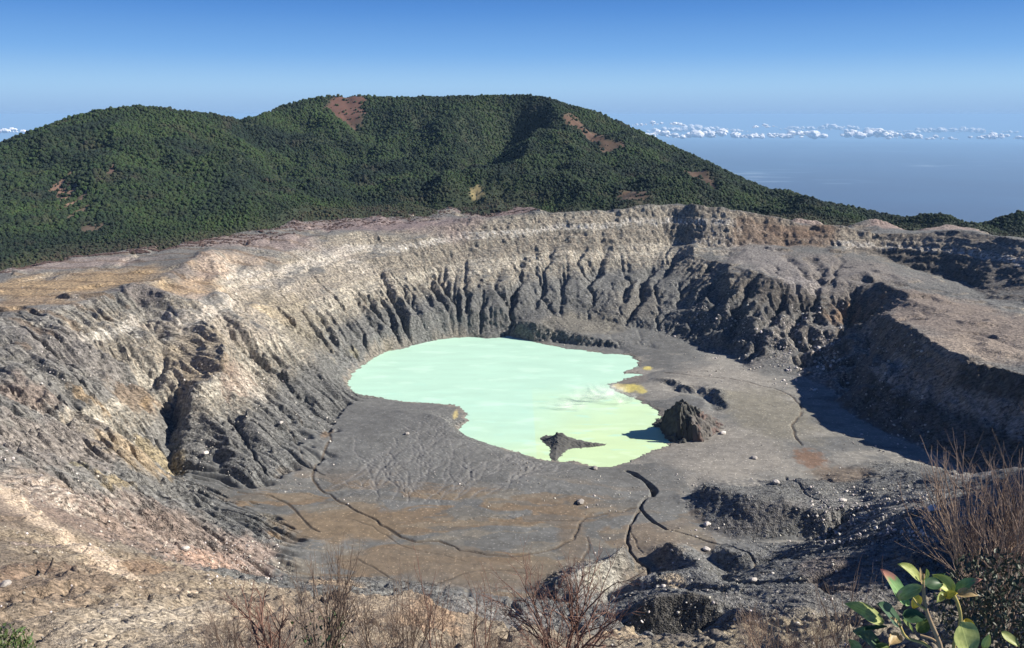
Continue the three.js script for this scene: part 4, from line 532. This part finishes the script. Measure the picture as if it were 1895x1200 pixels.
{
  const tower = [survey('1254,741,d664 1262,738,d662 1272,743,d661 1285,750,d662 1298,759,d664 1312,769,d668 1336,785,d674'), survey('1254,741,d664 1244,750,d667 1234,758,d671 1224,768,d676'), survey('1262,738,d662 1259,756,d656 1263,774,d650'),
    survey('1263,774,d650 1284,784,d646 1300,798,d645'), survey('1221,771,d684 1219,794,-1 1226,808,-1 1236,820,-1 1248,826,0'), survey('1248,826,0 1262,812,2 1280,820,2 1300,822,2 1322,812,3 1348,798,4'), survey('1221,771,d684').map(p => [p[0], p[1] + 6, 1]), survey('1348,798,4 1354,781,5 1334,768,5 1302,757,4 1268,748,3 1236,752,1 1222,764,0')];
  const a = byHeight(1262, 800, 0); const x0 = a[0] - 34, x1 = a[0] + 48, d0 = a[1] - 36, d1 = a[1] + 50; tower.push([[x0, d0, -4], [x1, d0, -1], [x1, d1, -1], [x0, d1, -4], [x0, d0, -4]]);
  outcrop('rock_pinnacle', 'dark jagged rock pinnacle with pink sides standing on the right lake shore', 'rock pinnacle', x0, x1, d0, d1, .8, tower, 4.6, null, (x, d, h, s) => x > a[0] + 2 && h < 22 ? (fbm(x / 9, d / 9, 2) > .1 ? [.12, .088, .078] : [.095, .088, .082]) : [.06, .06, .055]);
  const out = survey('998,808,-.2 1012,803,0 1024,799,.6 1036,797,3').slice(0, 2), edge = survey('996,811,0 1008,805,0 1022,806,0 1048,807,0 1066,813,0 1090,818,0 1125,821,0 1122,825,0 1092,829,0 1056,831,0 1040,840,0 1035,853,0 1026,856,0 1019,850,0 1014,840,0 1018,830,0 1004,820,0 996,811,0');
  const far = edge.map(p => [p[0], p[1], 0]), mid = [edge.reduce((s, p) => s + p[0], 0) / edge.length, edge.reduce((s, p) => s + p[1], 0) / edge.length], isl = [far, survey('1029,801,8 1042,801,8'), survey('1032,801,8.2 1026,806,5.5 1018,810,3 1008,811,1.8'), survey('1040,801,8.2 1046,807,6.5 1056,814,4 1075,819,3 1100,822,2.2 1116,823,1'), survey('1032,815,5 1030,826,2 1029,838,1.4 1028,850,1.1')];
  const bx = [Math.min(...edge.map(p => p[0])) - 8, Math.max(...edge.map(p => p[0])) + 8, Math.min(...edge.map(p => p[1])) - 8, Math.max(...edge.map(p => p[1])) + 8]; isl.push([[bx[0], bx[2], -4], [bx[1], bx[2], -4], [bx[1], bx[3], -4], [bx[0], bx[3], -4], [bx[0], bx[2], -4]]);
  outcrop('rock_island', 'small dark ash island with a hump and long tail in the lake', 'island', ...bx, .6, isl, 1.5, [.07, .07, .066]);
}
const STONE = [0, 1, 2, 3].map(n => { const g = lumpy(1, .32, 1.1, n * 5.7 + 2, .7).toNonIndexed(); g.computeVertexNormals(); return g; });
const stoneMat = new THREE.MeshStandardMaterial({ color: 0xffffff, roughness: .9 });
{
  const lists = [[], [], [], []], M = new THREE.Matrix4(), Q = new THREE.Quaternion(), E = new THREE.Euler(), col = new THREE.Color();
  const strew = (n, px0, px1, py0, py1, smin, smax, white, clump = 0) => { for (let k = 0; k < n; k++) { const px = rr(px0, px1), py = rr(py0, py1), p = ground(px, py, 60); if (crater.lin(p[0], p[1], lakeDist) < 4 || p[1] > 1150) continue; if (clump && fbm(p[0] / 25, p[1] / 25, 3) < clump * .12) continue; const s = (smin + (smax - smin) * rnd() ** 5) * .72; E.set(rr(0, 6), rr(0, 6), rr(0, 6)); M.compose(new THREE.Vector3(p[0], crater.at(p[0], p[1]) + s * .25, -p[1]), Q.setFromEuler(E), new THREE.Vector3(s * rr(.8, 1.3), s * rr(.7, 1), s)); const w = rnd() < white ? rr(.42, .62) : rr(.14, .3); lists[k & 3].push([M.clone(), w, w * rr(.9, .97), w * rr(.8, .93)]); } };
  strew(1000, 0, 420, 780, 1040, .25, 1.1, .6, .6); strew(900, 330, 620, 700, 920, .25, 1.1, .7, .4); strew(900, 60, 420, 540, 720, .3, .9, .7); strew(500, 380, 520, 1000, 1090, .2, .9, .6); strew(900, 1240, 1700, 860, 1010, .25, 1.3, .6, .3); strew(700, 1180, 1500, 760, 900, .2, .8, .6, .5); strew(900, 1500, 1720, 900, 1010, .3, 1.5, .7); strew(900, 1240, 1560, 560, 720, .35, 1.9, .6, .5); strew(900, 1450, 1570, 560, 740, .5, 2.6, .85, .4); strew(700, 1290, 1460, 540, 690, .5, 2.2, .6, .4);
  strew(600, 1560, 1720, 620, 840, .4, 1.8, .3); strew(700, 1400, 1895, 480, 690, .3, 1, .5); strew(600, 620, 1150, 780, 940, .2, .9, .5, .8); strew(500, 950, 1250, 840, 960, .25, 1.2, .4, .6); strew(900, 1100, 1640, 980, 1160, .2, 1.1, .5); strew(500, 0, 340, 980, 1200, .06, .45, .12); strew(400, 400, 900, 1090, 1200, .06, .28, .2); strew(500, 1100, 1600, 1130, 1200, .08, .5, .4); strew(700, 450, 1300, 470, 640, .4, 1.2, .8); strew(400, 0, 700, 400, 560, .3, .9, .5);
  const rubble = new THREE.Group(); rubble.name = 'rubble'; lists.forEach((a, n) => { const im = new THREE.InstancedMesh(STONE[n], stoneMat, a.length); a.forEach(([m, r, g, b], i) => { im.setMatrixAt(i, m); im.setColorAt(i, col.setRGB(r, g, b)); }); im.name = 'stones'; im.userData.kind = 'stuff'; rubble.add(im); }); put(tag(rubble, 'pale stones strewn over the crater slopes and floor', 'stones', { kind: 'stuff' }));
  const big = [[343, 1014, 6, .5, 'white boulder on the lower left slope above the mud flat'], [10, 1080, 9, .3, 'grey boulder near the left frame edge on the foreground slope'], [1728, 942, 11, .55, 'large pale block on the shaded right slope below the dark cliff'], [1437, 892, 6, .45, 'pale boulder in front of the small dark mound right of the lake'], [1338, 801, 5, .6, 'white boulder on the flat right of the rock pinnacle'], [1396, 847, 5, .35, 'brownish boulder alone on the pale flat right of the lake'], [1309, 970, 6, .55, 'white boulder at the shaded end of the largest dark hummock'], [1308, 1017, 6, .5, 'white boulder on top of the dark right-hand hummock'], [1074, 928, 7, .26, 'pinkish broad boulder on the grey flat below the lake'], [753, 802, 4, .3, 'brown boulder on the dark ash left of the lake'], [520, 784, 4, .5, 'white boulder on the grey fan left of the mud stream'], [1560, 926, 6, .5, 'pale boulder on the rubble slope in front of the dark cliff'], [1100, 866, 6, .22, 'brown boulder at the near lake shore'], [380, 838, 5, .55, 'white boulder lodged on the dark gully spur'], [1228, 1085, 4, .5, 'white stone inside the dark hollow at lower right'], [1395, 1078, 6, .4, 'grey boulder below the diagonal ridge at lower right']];
  big.forEach(([px, py, r, w, label], i) => { const p = ground(px, py + r * .5, 60), zc = p[1] * cp + (EYE - p[2]) * sp, s = r * zc / FOCAL, m = new THREE.Mesh(STONE[i & 3], new THREE.MeshStandardMaterial({ color: new THREE.Color().setRGB(w, w * .93, w * .86), roughness: .9 })); m.position.set(p[0], p[2] + s * .35, -p[1]); m.scale.set(s * 1.25, s * .85, s); m.rotation.y = i * 1.7; m.name = i ? 'boulder_' + String(i).padStart(3, '0') : 'boulder'; put(tag(m, label, 'boulder')); });
}

// ---------------------------------------------------------------- shrubs round the lookout
class Twigs {
  constructor() { this.p = []; this.n = []; this.i = []; }
  tube(pts, r0, r1, sides = 5) {
    const base = this.p.length / 3, t = new THREE.Vector3(), a = new THREE.Vector3(), b = new THREE.Vector3();
    for (let k = 0; k < pts.length; k++) { t.subVectors(pts[Math.min(k + 1, pts.length - 1)], pts[Math.max(k - 1, 0)]).normalize(); a.set(Math.abs(t.y) > .9 ? 1 : 0, Math.abs(t.y) > .9 ? 0 : 1, 0).cross(t).normalize(); b.crossVectors(t, a); const r = mix(r0, r1, k / (pts.length - 1)); for (let s = 0; s < sides; s++) { const w = s / sides * 6.28318, c = Math.cos(w), q = Math.sin(w), x = a.x * c + b.x * q, y = a.y * c + b.y * q, z = a.z * c + b.z * q; this.p.push(pts[k].x + x * r, pts[k].y + y * r, pts[k].z + z * r); this.n.push(x, y, z); } }
    for (let k = 0; k < pts.length - 1; k++) for (let s = 0; s < sides; s++) { const q = base + k * sides, u = (s + 1) % sides; this.i.push(q + s, q + u, q + sides + s, q + u, q + sides + u, q + sides + s); }
  }
  mesh(name, mat) { const g = new THREE.BufferGeometry(); g.setAttribute('position', new THREE.Float32BufferAttribute(this.p, 3)); g.setAttribute('normal', new THREE.Float32BufferAttribute(this.n, 3)); g.setIndex(this.i); const m = new THREE.Mesh(g, mat); m.name = name; return m; }
}
function bark(r, g, b) { const W = 64, a = new Uint8Array(W * W * 4); return new THREE.MeshStandardMaterial({ color: new THREE.Color().setRGB(r, g, b), roughness: .85 }); }
const BARK = { red: bark(.15, .083, .062), brown: bark(.14, .1, .075), grey: bark(.22, .18, .15), dark: bark(.05, .038, .03), tan: bark(.28, .2, .14), pale: bark(.24, .17, .125) };
const V = (x, y, z) => new THREE.Vector3(x, y, z);
function grow(stem, twig, p, dir, len, r, level, o) {
  const pts = [p.clone()], q = p.clone(), dd = dir.clone(), n = level > 1 ? 5 : 4, kids = [];
  for (let k = 0; k < n; k++) { dd.add(V(rr(-1, 1), rr(-1, 1), rr(-1, 1)).multiplyScalar(o.wobble)).add(V(0, o.rise, 0)).normalize(); q.addScaledVector(dd, len / n); pts.push(q.clone()); if (level > 0 && k >= (level === o.levels ? 1 : 0)) kids.push([q.clone(), dd.clone()]); }
  (level >= o.levels - 1 ? stem : twig).tube(pts, r, r * (level ? .62 : .4), level >= o.levels - 1 ? 6 : 4);
  if (level > 0) for (const [kp, kd] of kids) { if (rnd() > o.dense) continue; const side = V(rr(-1, 1), rr(-.6, 1), rr(-1, 1)).cross(kd).normalize(), nd = kd.clone().multiplyScalar(1).addScaledVector(side, rr(.35, .95) * o.spread).normalize(); grow(stem, twig, kp, nd, len * rr(.45, .75), r * .58, level - 1, o); }
  if (level > 0) grow(stem, twig, q, dd, len * rr(.5, .7), r * .6, level - 1, o);
}
function leafGeometry(len, wid, curl, cup, nL = 8, nW = 6) {          // lies along +y, faces +z
  const P = [], idx = [], uv = [];
  for (let j = 0; j <= nL; j++) for (let i = 0; i <= nW; i++) { const t = j / nL, u = i / nW * 2 - 1, w = wid / 2 * Math.sin(Math.PI * Math.pow(t, .82)) ** .7 * (t > .98 ? .4 : 1) + .0006; const a = curl * t, y = curl ? Math.sin(a) / curl * len : t * len, z = curl ? -(1 - Math.cos(a)) / curl * len : 0; P.push(u * w * (1 - .12 * cup * u * u), y, z + cup * u * u * wid * .28 + .03 * wid * Math.sin(t * 9 + u * 2) * u); uv.push(i / nW, t); }
  for (let j = 0; j < nL; j++) for (let i = 0; i < nW; i++) { const a = j * (nW + 1) + i; idx.push(a, a + 1, a + nW + 1, a + 1, a + nW + 2, a + nW + 1); }
  const g = new THREE.BufferGeometry(); g.setAttribute('position', new THREE.Float32BufferAttribute(P, 3)); g.setAttribute('uv', new THREE.Float32BufferAttribute(uv, 2)); g.setIndex(idx); g.computeVertexNormals(); return g;
}
const SMALL_LEAF = leafGeometry(1, .45, .6, .5, 3, 2);
function leaves(name, n, place, size, tone) { const im = new THREE.InstancedMesh(SMALL_LEAF, new THREE.MeshStandardMaterial({ roughness: .55, side: THREE.DoubleSide }), n), M = new THREE.Matrix4(), Q = new THREE.Quaternion(), E = new THREE.Euler(), c = new THREE.Color(); for (let k = 0; k < n; k++) { const s = size * rr(.6, 1.3); E.set(rr(-1.2, 1.2), rr(0, 6.28), rr(-1.2, 1.2)); M.compose(place(), Q.setFromEuler(E), V(s, s, s)); im.setMatrixAt(k, M); const v = rr(.6, 1.4); im.setColorAt(k, c.setRGB(tone[0] * v * rr(.8, 1.2), tone[1] * v, tone[2] * v)); } im.name = name; im.userData.kind = 'stuff'; return im; }
let shrubs = 0;
function shrub(px, py, D, height, o, label, group) {
  seed = (px * 7919 + py * 104729) >>> 0; for (let k = 0; k < 5; k++) rnd();
  const [x, d, h] = byDistance(px, py, D), g = new THREE.Group(); g.position.set(x, h, -d); g.name = 'dry_shrub' + (shrubs ? '_' + String(shrubs).padStart(3, '0') : ''); shrubs++;
  const twig = new Twigs(), opt = { levels: 3, wobble: .16, rise: .05, dense: .75, spread: 1, stems: 5, fan: .7, lean: [0, 0], r: .011, mat: 'brown', ...o };
  for (let k = 0; k < opt.stems; k++) { const a = rr(0, 6.28), f = opt.fan * Math.sqrt(rnd()), dir = V(Math.cos(a) * f + opt.lean[0], 1, Math.sin(a) * f + opt.lean[1]).normalize(); const st = new Twigs(); grow(st, twig, V(rr(-.04, .04), 0, rr(-.04, .04)), dir, height * rr(.42, .62), opt.r * rr(.7, 1.1), opt.levels, opt); g.add(st.mesh('stem', BARK[opt.mat])); }
  const tm = twig.mesh('twigs', BARK[opt.twig || opt.mat]); tm.userData.kind = 'stuff'; g.add(tm);
  if (opt.leaves) g.add(leaves('leaves', opt.leaves, () => V(rr(-.3, .3) * height * .7, rr(.1, .55) * height, rr(-.3, .3) * height * .5), .05, [.035, .06, .02]));
  put(tag(g, label, 'shrub', group ? { group } : {})); return g;
}
const BARE = 'bare shrubs along the lower edge', TUFT = 'small dry shrubs filling the lower edge';
const ORD = ['leftmost', 'second', 'third', 'fourth', 'fifth', 'sixth', 'seventh', 'eighth', 'ninth', 'tenth', 'eleventh', 'twelfth', 'thirteenth', 'fourteenth', 'fifteenth', 'sixteenth', 'seventeenth', 'eighteenth', 'nineteenth'];
for (let k = 0; k < 26; k++) shrub(k < 19 ? 380 + k * 31 + rr(-9, 9) : 1380 + (k - 19) * 28 + rr(-8, 8), 1240 + rr(-8, 20), rr(6.8, 8.4), rr(.36, .68), { stems: 6, levels: 3, fan: rr(.5, 1), r: .005, mat: ['brown', 'grey', 'pale'][k % 3], dense: .55, rise: .08, wobble: .2 }, k < 19 ? `small dry shrub, ${ORD[k]} from the left of the small ones on the tan hill` : `small dry shrub, ${ORD[k - 19]} from the left of those before the dark lower right slope`, TUFT);
shrub(1045, 1262, 6.6, .98, { stems: 11, levels: 4, fan: 1.15, r: .015, mat: 'red', dense: .5, spread: 1.15, rise: .015, wobble: .19 }, 'wide reddish leafless shrub in the middle of the lower edge', BARE);
shrub(505, 1255, 6.4, .85, { stems: 3, levels: 3, fan: .8, r: .017, mat: 'red', dense: .6 }, 'leafless shrub with a thick red forked stem left of the leafy upright shrub', BARE);
shrub(600, 1250, 6, 1.05, { stems: 13, levels: 3, fan: .55, r: .008, mat: 'brown', leaves: 110, dense: .5, spread: .6, rise: .12 }, 'tall upright bare shrub with green leaves at its foot, tallest at lower left', BARE);
shrub(545, 1262, 6.8, .8, { stems: 8, levels: 3, fan: .7, r: .006, mat: 'grey', dense: .6 }, 'pale grey twiggy shrub between the red stem and the leafy upright shrub', BARE);
shrub(430, 1250, 6.8, .62, { stems: 8, levels: 3, fan: .8, r: .006, mat: 'brown', dense: .6 }, 'low brown twiggy shrub leftmost along the lower edge', BARE);
shrub(700, 1245, 6.6, .85, { stems: 6, levels: 3, fan: .5, r: .007, mat: 'brown', dense: .6, rise: .1 }, 'slender brown shrub just right of the leafy upright shrub', BARE);
shrub(760, 1255, 6.2, .8, { stems: 8, levels: 3, fan: .55, r: .006, mat: 'brown', dense: .6, rise: .1 }, 'fine bushy brown shrub on the tan hill left of the wide reddish shrub', BARE);
shrub(812, 1250, 6.4, .95, { stems: 3, levels: 3, fan: .35, r: .007, mat: 'red', dense: .5, rise: .1 }, 'thin straight reddish shrub on the right side of the tan hill', BARE);
shrub(890, 1255, 6.6, .95, { stems: 4, levels: 3, fan: .6, r: .009, mat: 'red', dense: .5 }, 'sparse dark red shrub directly left of the wide reddish shrub', BARE);
shrub(1560, 1250, 5.2, .8, { stems: 7, levels: 2, fan: .5, r: .005, mat: 'brown', dense: .6, rise: .1 }, 'sparse thin shrub just left of the large leaved plant', BARE);
shrub(1420, 1250, 6, .5, { stems: 7, levels: 2, fan: .8, r: .004, mat: 'tan', dense: .6 }, 'small straw coloured stalks on the bright rock lip at lower right', BARE);
shrub(1840, 1165, 4.3, .95, { stems: 18, levels: 3, fan: .75, lean: [-.36, 0], r: .009, mat: 'tan', twig: 'pale', dense: .7, spread: .6, rise: .06 }, 'large tangled bare bush with long pale stems at the right edge', BARE);
shrub(1905, 1090, 4.6, .8, { stems: 10, levels: 3, fan: .5, lean: [-.12, 0], r: .009, mat: 'brown', dense: .6, spread: .7, rise: .08 }, 'brown bare bush cut by the right frame edge', BARE);
// leafy bushes
{
  const bush = (name, px, py, D, rx, ry, rz, n, size, tone, label) => { const [x, d, h] = byDistance(px, py, D), g = new THREE.Group(); g.name = name; g.position.set(x, h, -d); const tw = new Twigs(); for (let k = 0; k < 9; k++) { const st = new Twigs(); grow(st, tw, V(rr(-.2, .2) * rx, -ry * .8, rr(-.2, .2)), V(rr(-.6, .6), 1, rr(-.6, .6)).normalize(), ry * .7, .007, 2, { levels: 2, wobble: .2, rise: .03, dense: .7, spread: 1 }); g.add(st.mesh('stem', BARK.brown)); } const tm = tw.mesh('twigs', BARK.tan); tm.userData.kind = 'stuff'; g.add(tm); g.add(leaves('leaves', n, () => { let p; do p = V(rr(-1, 1), rr(-1, 1), rr(-1, 1)); while (p.length() > 1 || p.length() < .25 + .5 * fbm3(p.x * 3, p.y * 3, p.z * 3)); return V(p.x * rx, p.y * ry, p.z * rz); }, size, tone)); put(tag(g, label, 'bush')); };
  bush('leafy_bush', 1850, 1150, 3.4, .28, .34, .3, 2600, .028, [.022, .032, .012], 'dense dark green bush of small leaves at the lower right corner');  // leaf green darkened: shade and backlight put into the colour
  bush('leafy_bush_001', 4, 1215, 6.5, .3, .3, .25, 900, .05, [.05, .075, .02], 'green bush peeping in at the lower left corner');
}
// the large leaved plant
{
  const D = 1.75, at = (px, py, dz = 0) => { const [x, d, h] = byDistance(px, py, D + dz); return V(x, h, -d); }, root = at(1745, 1330, 0), plant = new THREE.Group(); plant.position.copy(root); plant.name = 'large_leaved_plant';
  const rel = v => v.sub(root), stemMat = bark(.24, .17, .1), yellow = bark(.3, .24, .07);
  const stem = (name, list, r0, r1, mat) => { const c = new THREE.CatmullRomCurve3(list.map(([a, b, z]) => rel(at(a, b, z)))), t = new Twigs(); t.tube(c.getPoints(14), r0, r1, 7); plant.add(t.mesh(name, mat)); };
  stem('stem', [[1755, 1330, 0], [1742, 1200, 0], [1720, 1145, 0], [1712, 1118, 0], [1708, 1062, .01]], .0062, .004, stemMat); stem('branch', [[1755, 1330, .01], [1722, 1200, .01], [1678, 1180, 0], [1666, 1160, -.01]], .0045, .003, yellow); stem('branch', [[1755, 1330, .04], [1765, 1200, .06], [1778, 1150, .05], [1773, 1118, .03], [1764, 1098, .02]], .005, .004, yellow); stem('branch', [[1742, 1200, 0], [1728, 1185, .01], [1703, 1176, .02]], .0036, .0028, stemMat); stem('branch', [[1716, 1130, 0], [1698, 1118, -.01], [1688, 1105, -.01]], .0032, .0024, yellow);
  const paint = (c0, c1, tipc) => { const W = 64, H = 128, a = new Uint8Array(W * H * 4); for (let j = 0; j < H; j++) for (let i = 0; i < W; i++) { const u = i / W * 2 - 1, t = j / H, rib = smooth(.06, .0, Math.abs(u)), vein = smooth(.8, 1, Math.sin((t * 9 - Math.abs(u) * 2.2) * 6.28)) * .25, f = clamp(.5 + fbm(u * 3 + c0[1] * 90, t * 5, 4), 0, 1), q = (j * W + i) * 4, tip = tipc ? smooth(.62, .8, t + .25 * fbm(u * 2, t * 3 + 4, 3) + .15 * u) : 0; for (let c = 0; c < 3; c++) { let v = mix(c0[c], c1[c], f); v = mix(v, c1[c] * 1.5, rib * .6 + vein * .5) * 1.45; if (tipc) v = mix(v, tipc[c], tip); a[q + c] = 255 * Math.pow(clamp(v, 0, 1), 1 / 2.2); } a[q + 3] = 255; } const m = new THREE.DataTexture(a, W, H); m.colorSpace = THREE.SRGBColorSpace; m.magFilter = THREE.LinearFilter; m.needsUpdate = true; return new THREE.MeshPhysicalMaterial({ map: m, roughness: .5, side: THREE.DoubleSide, specularIntensity: .5, transmission: .22, thickness: 0 }); };
  const K = { green: paint([.05, .08, .014], [.11, .14, .03]), pale: paint([.12, .15, .04], [.25, .27, .09]), dark: paint([.018, .045, .018], [.03, .07, .028]), lime: paint([.2, .25, .05], [.34, .36, .1]), yellow: paint([.4, .3, .03], [.5, .4, .05]), tipped: paint([.07, .15, .05], [.14, .23, .09], [.42, .2, .14]), spotted: paint([.16, .2, .06], [.28, .32, .12], [.4, .32, .22]), rusty: paint([.18, .14, .06], [.34, .24, .12]) };
  const all = [[1679, 1120, 1641, 1058, 36, 'tipped', .2, .5, -.02], [1706, 1088, 1653, 1106, 26, 'spotted', .9, .9, -.05], [1703, 1076, 1681, 1042, 28, 'pale', .6, .6, .02], [1707, 1082, 1703, 1052, 7, 'rusty', 0, .3, -.01], [1706, 1080, 1723, 1061, 16, 'lime', .5, .8, .01], [1712, 1086, 1748, 1074, 26, 'dark', .8, .7, -.03], [1762, 1094, 1736, 1062, 30, 'lime', 1.2, .8, -.01], [1773, 1097, 1794, 1067, 24, 'tipped', 1.4, 1, 0], [1776, 1102, 1804, 1091, 22, 'rusty', 1.5, 1, -.02], [1752, 1106, 1768, 1096, 17, 'yellow', .8, .9, -.03], [1633, 1153, 1584, 1115, 34, 'pale', .5, .4, -.01], [1664, 1156, 1636, 1118, 40, 'dark', .3, .4, .05], [1672, 1142, 1712, 1140, 30, 'dark', .7, .6, -.03], [1669, 1147, 1697, 1168, 14, 'green', .4, .6, -.03], [1699, 1170, 1721, 1148, 24, 'green', .5, .6, .01], [1624, 1192, 1590, 1168, 38, 'dark', .3, .5, 0], [1592, 1212, 1577, 1187, 24, 'pale', .5, .5, -.01], [1618, 1204, 1647, 1194, 18, 'green', .5, .6, -.02], [1777, 1150, 1802, 1214, 54, 'pale', .35, .35, -.06], [1853, 1171, 1888, 1194, 21, 'pale', .4, .5, .02], [1786, 1149, 1804, 1159, 14, 'yellow', .7, .8, 0], [1821, 1200, 1831, 1178, 15, 'lime', .4, .7, 0], [1664, 1178, 1649, 1190, 24, 'rusty', .5, .8, -.03], [1642, 1161, 1582, 1164, 10, 'dark', .3, 1.1, -.01], [1664, 1160, 1660, 1142, 12, 'rusty', .5, .8, 0], [1748, 1098, 1738, 1112, 14, 'pale', .6, .9, -.02], [1735, 1090, 1752, 1100, 14, 'rusty', .7, .9, -.01], [1700, 1100, 1692, 1128, 20, 'yellow', .4, .6, .04], [1728, 1102, 1742, 1114, 7, 'green', .2, .6, -.01], [1720, 1090, 1738, 1064, 22, 'dark', .6, .6, .05]];
  for (const [bx, by, tx, ty, w, k, curl, cup, dz] of all) {
    const b = at(bx, by, dz), t = at(tx, ty, dz + rr(-.035, .01)), y = t.clone().sub(b), len = y.length() * 1.06; y.normalize(); const eye = V(0, EYE, 0).sub(b).normalize(), up = V(rr(-.3, .3), .35, rr(-.1, .1)).add(eye).addScaledVector(SUN, .4).normalize(), x = V().crossVectors(y, up).normalize(), z = V().crossVectors(x, y);
    const m = new THREE.Mesh(leafGeometry(len, w * .00128 * D / 1.75, curl, cup, 10, 8), K[k]); m.matrix.makeBasis(x, y, z); m.quaternion.setFromRotationMatrix(m.matrix); m.position.copy(rel(b)); m.name = 'leaf'; plant.add(m);
  }
  put(tag(plant, 'plant with large curled glossy green leaves in front at lower right', 'plant'));
}
// steam rising from the lake beside the yellow sulphur
{
  const W = 128, a = new Uint8Array(W * W * 4), geos = [];
  for (let j = 0; j < W; j++) for (let i = 0; i < W; i++) { const u = i / W * 2 - 1, v = j / W * 2 - 1, q = (j * W + i) * 4; a[q] = a[q + 1] = a[q + 2] = 255 * clamp(smooth(1, .1, Math.hypot(u, v) + .5 * fbm(u * 2.2, v * 2.2 + 5, 4)) * (.6 + .8 * fbm(u * 3 + 9, v * 3, 4)), 0, 1); a[q + 3] = 255; }
  const alphaMap = new THREE.DataTexture(a, W, W); alphaMap.magFilter = THREE.LinearFilter; alphaMap.needsUpdate = true;
  const mat = new THREE.MeshPhysicalMaterial({ color: new THREE.Color().setRGB(.95, .95, .95), alphaMap, transparent: true, opacity: .6, roughness: 1, transmission: .5, thickness: 0, side: THREE.DoubleSide, depthWrite: false });
  for (const [px, py, w, hgt, yaw] of [[1130, 738, 46, 17, .2], [1105, 744, 60, 20, -.3], [1075, 750, 56, 13, .1], [1050, 758, 50, 9, -.15], [1160, 748, 30, 12, .5]]) { const [x, d] = byHeight(px, py, 0), g = new THREE.PlaneGeometry(w, hgt, 24, 10), p = g.attributes.position; for (let k = 0; k < p.count; k++) { const u = p.getX(k), v = p.getY(k); p.setXYZ(k, u, v + hgt * .42 + 1.5 * n2(u / 12, px), 7 * n2(u / 14 + px, v / 9) - v * .5); } g.rotateY(yaw); g.translate(x, 0, -d); g.computeVertexNormals(); geos.push(g); }
  const m = new THREE.Mesh(mergeGeometries(geos), mat); m.name = 'steam'; put(tag(m, 'thin white steam drifting over the right part of the lake', 'steam', { kind: 'stuff' }));
}
renderer.render(scene, camera);
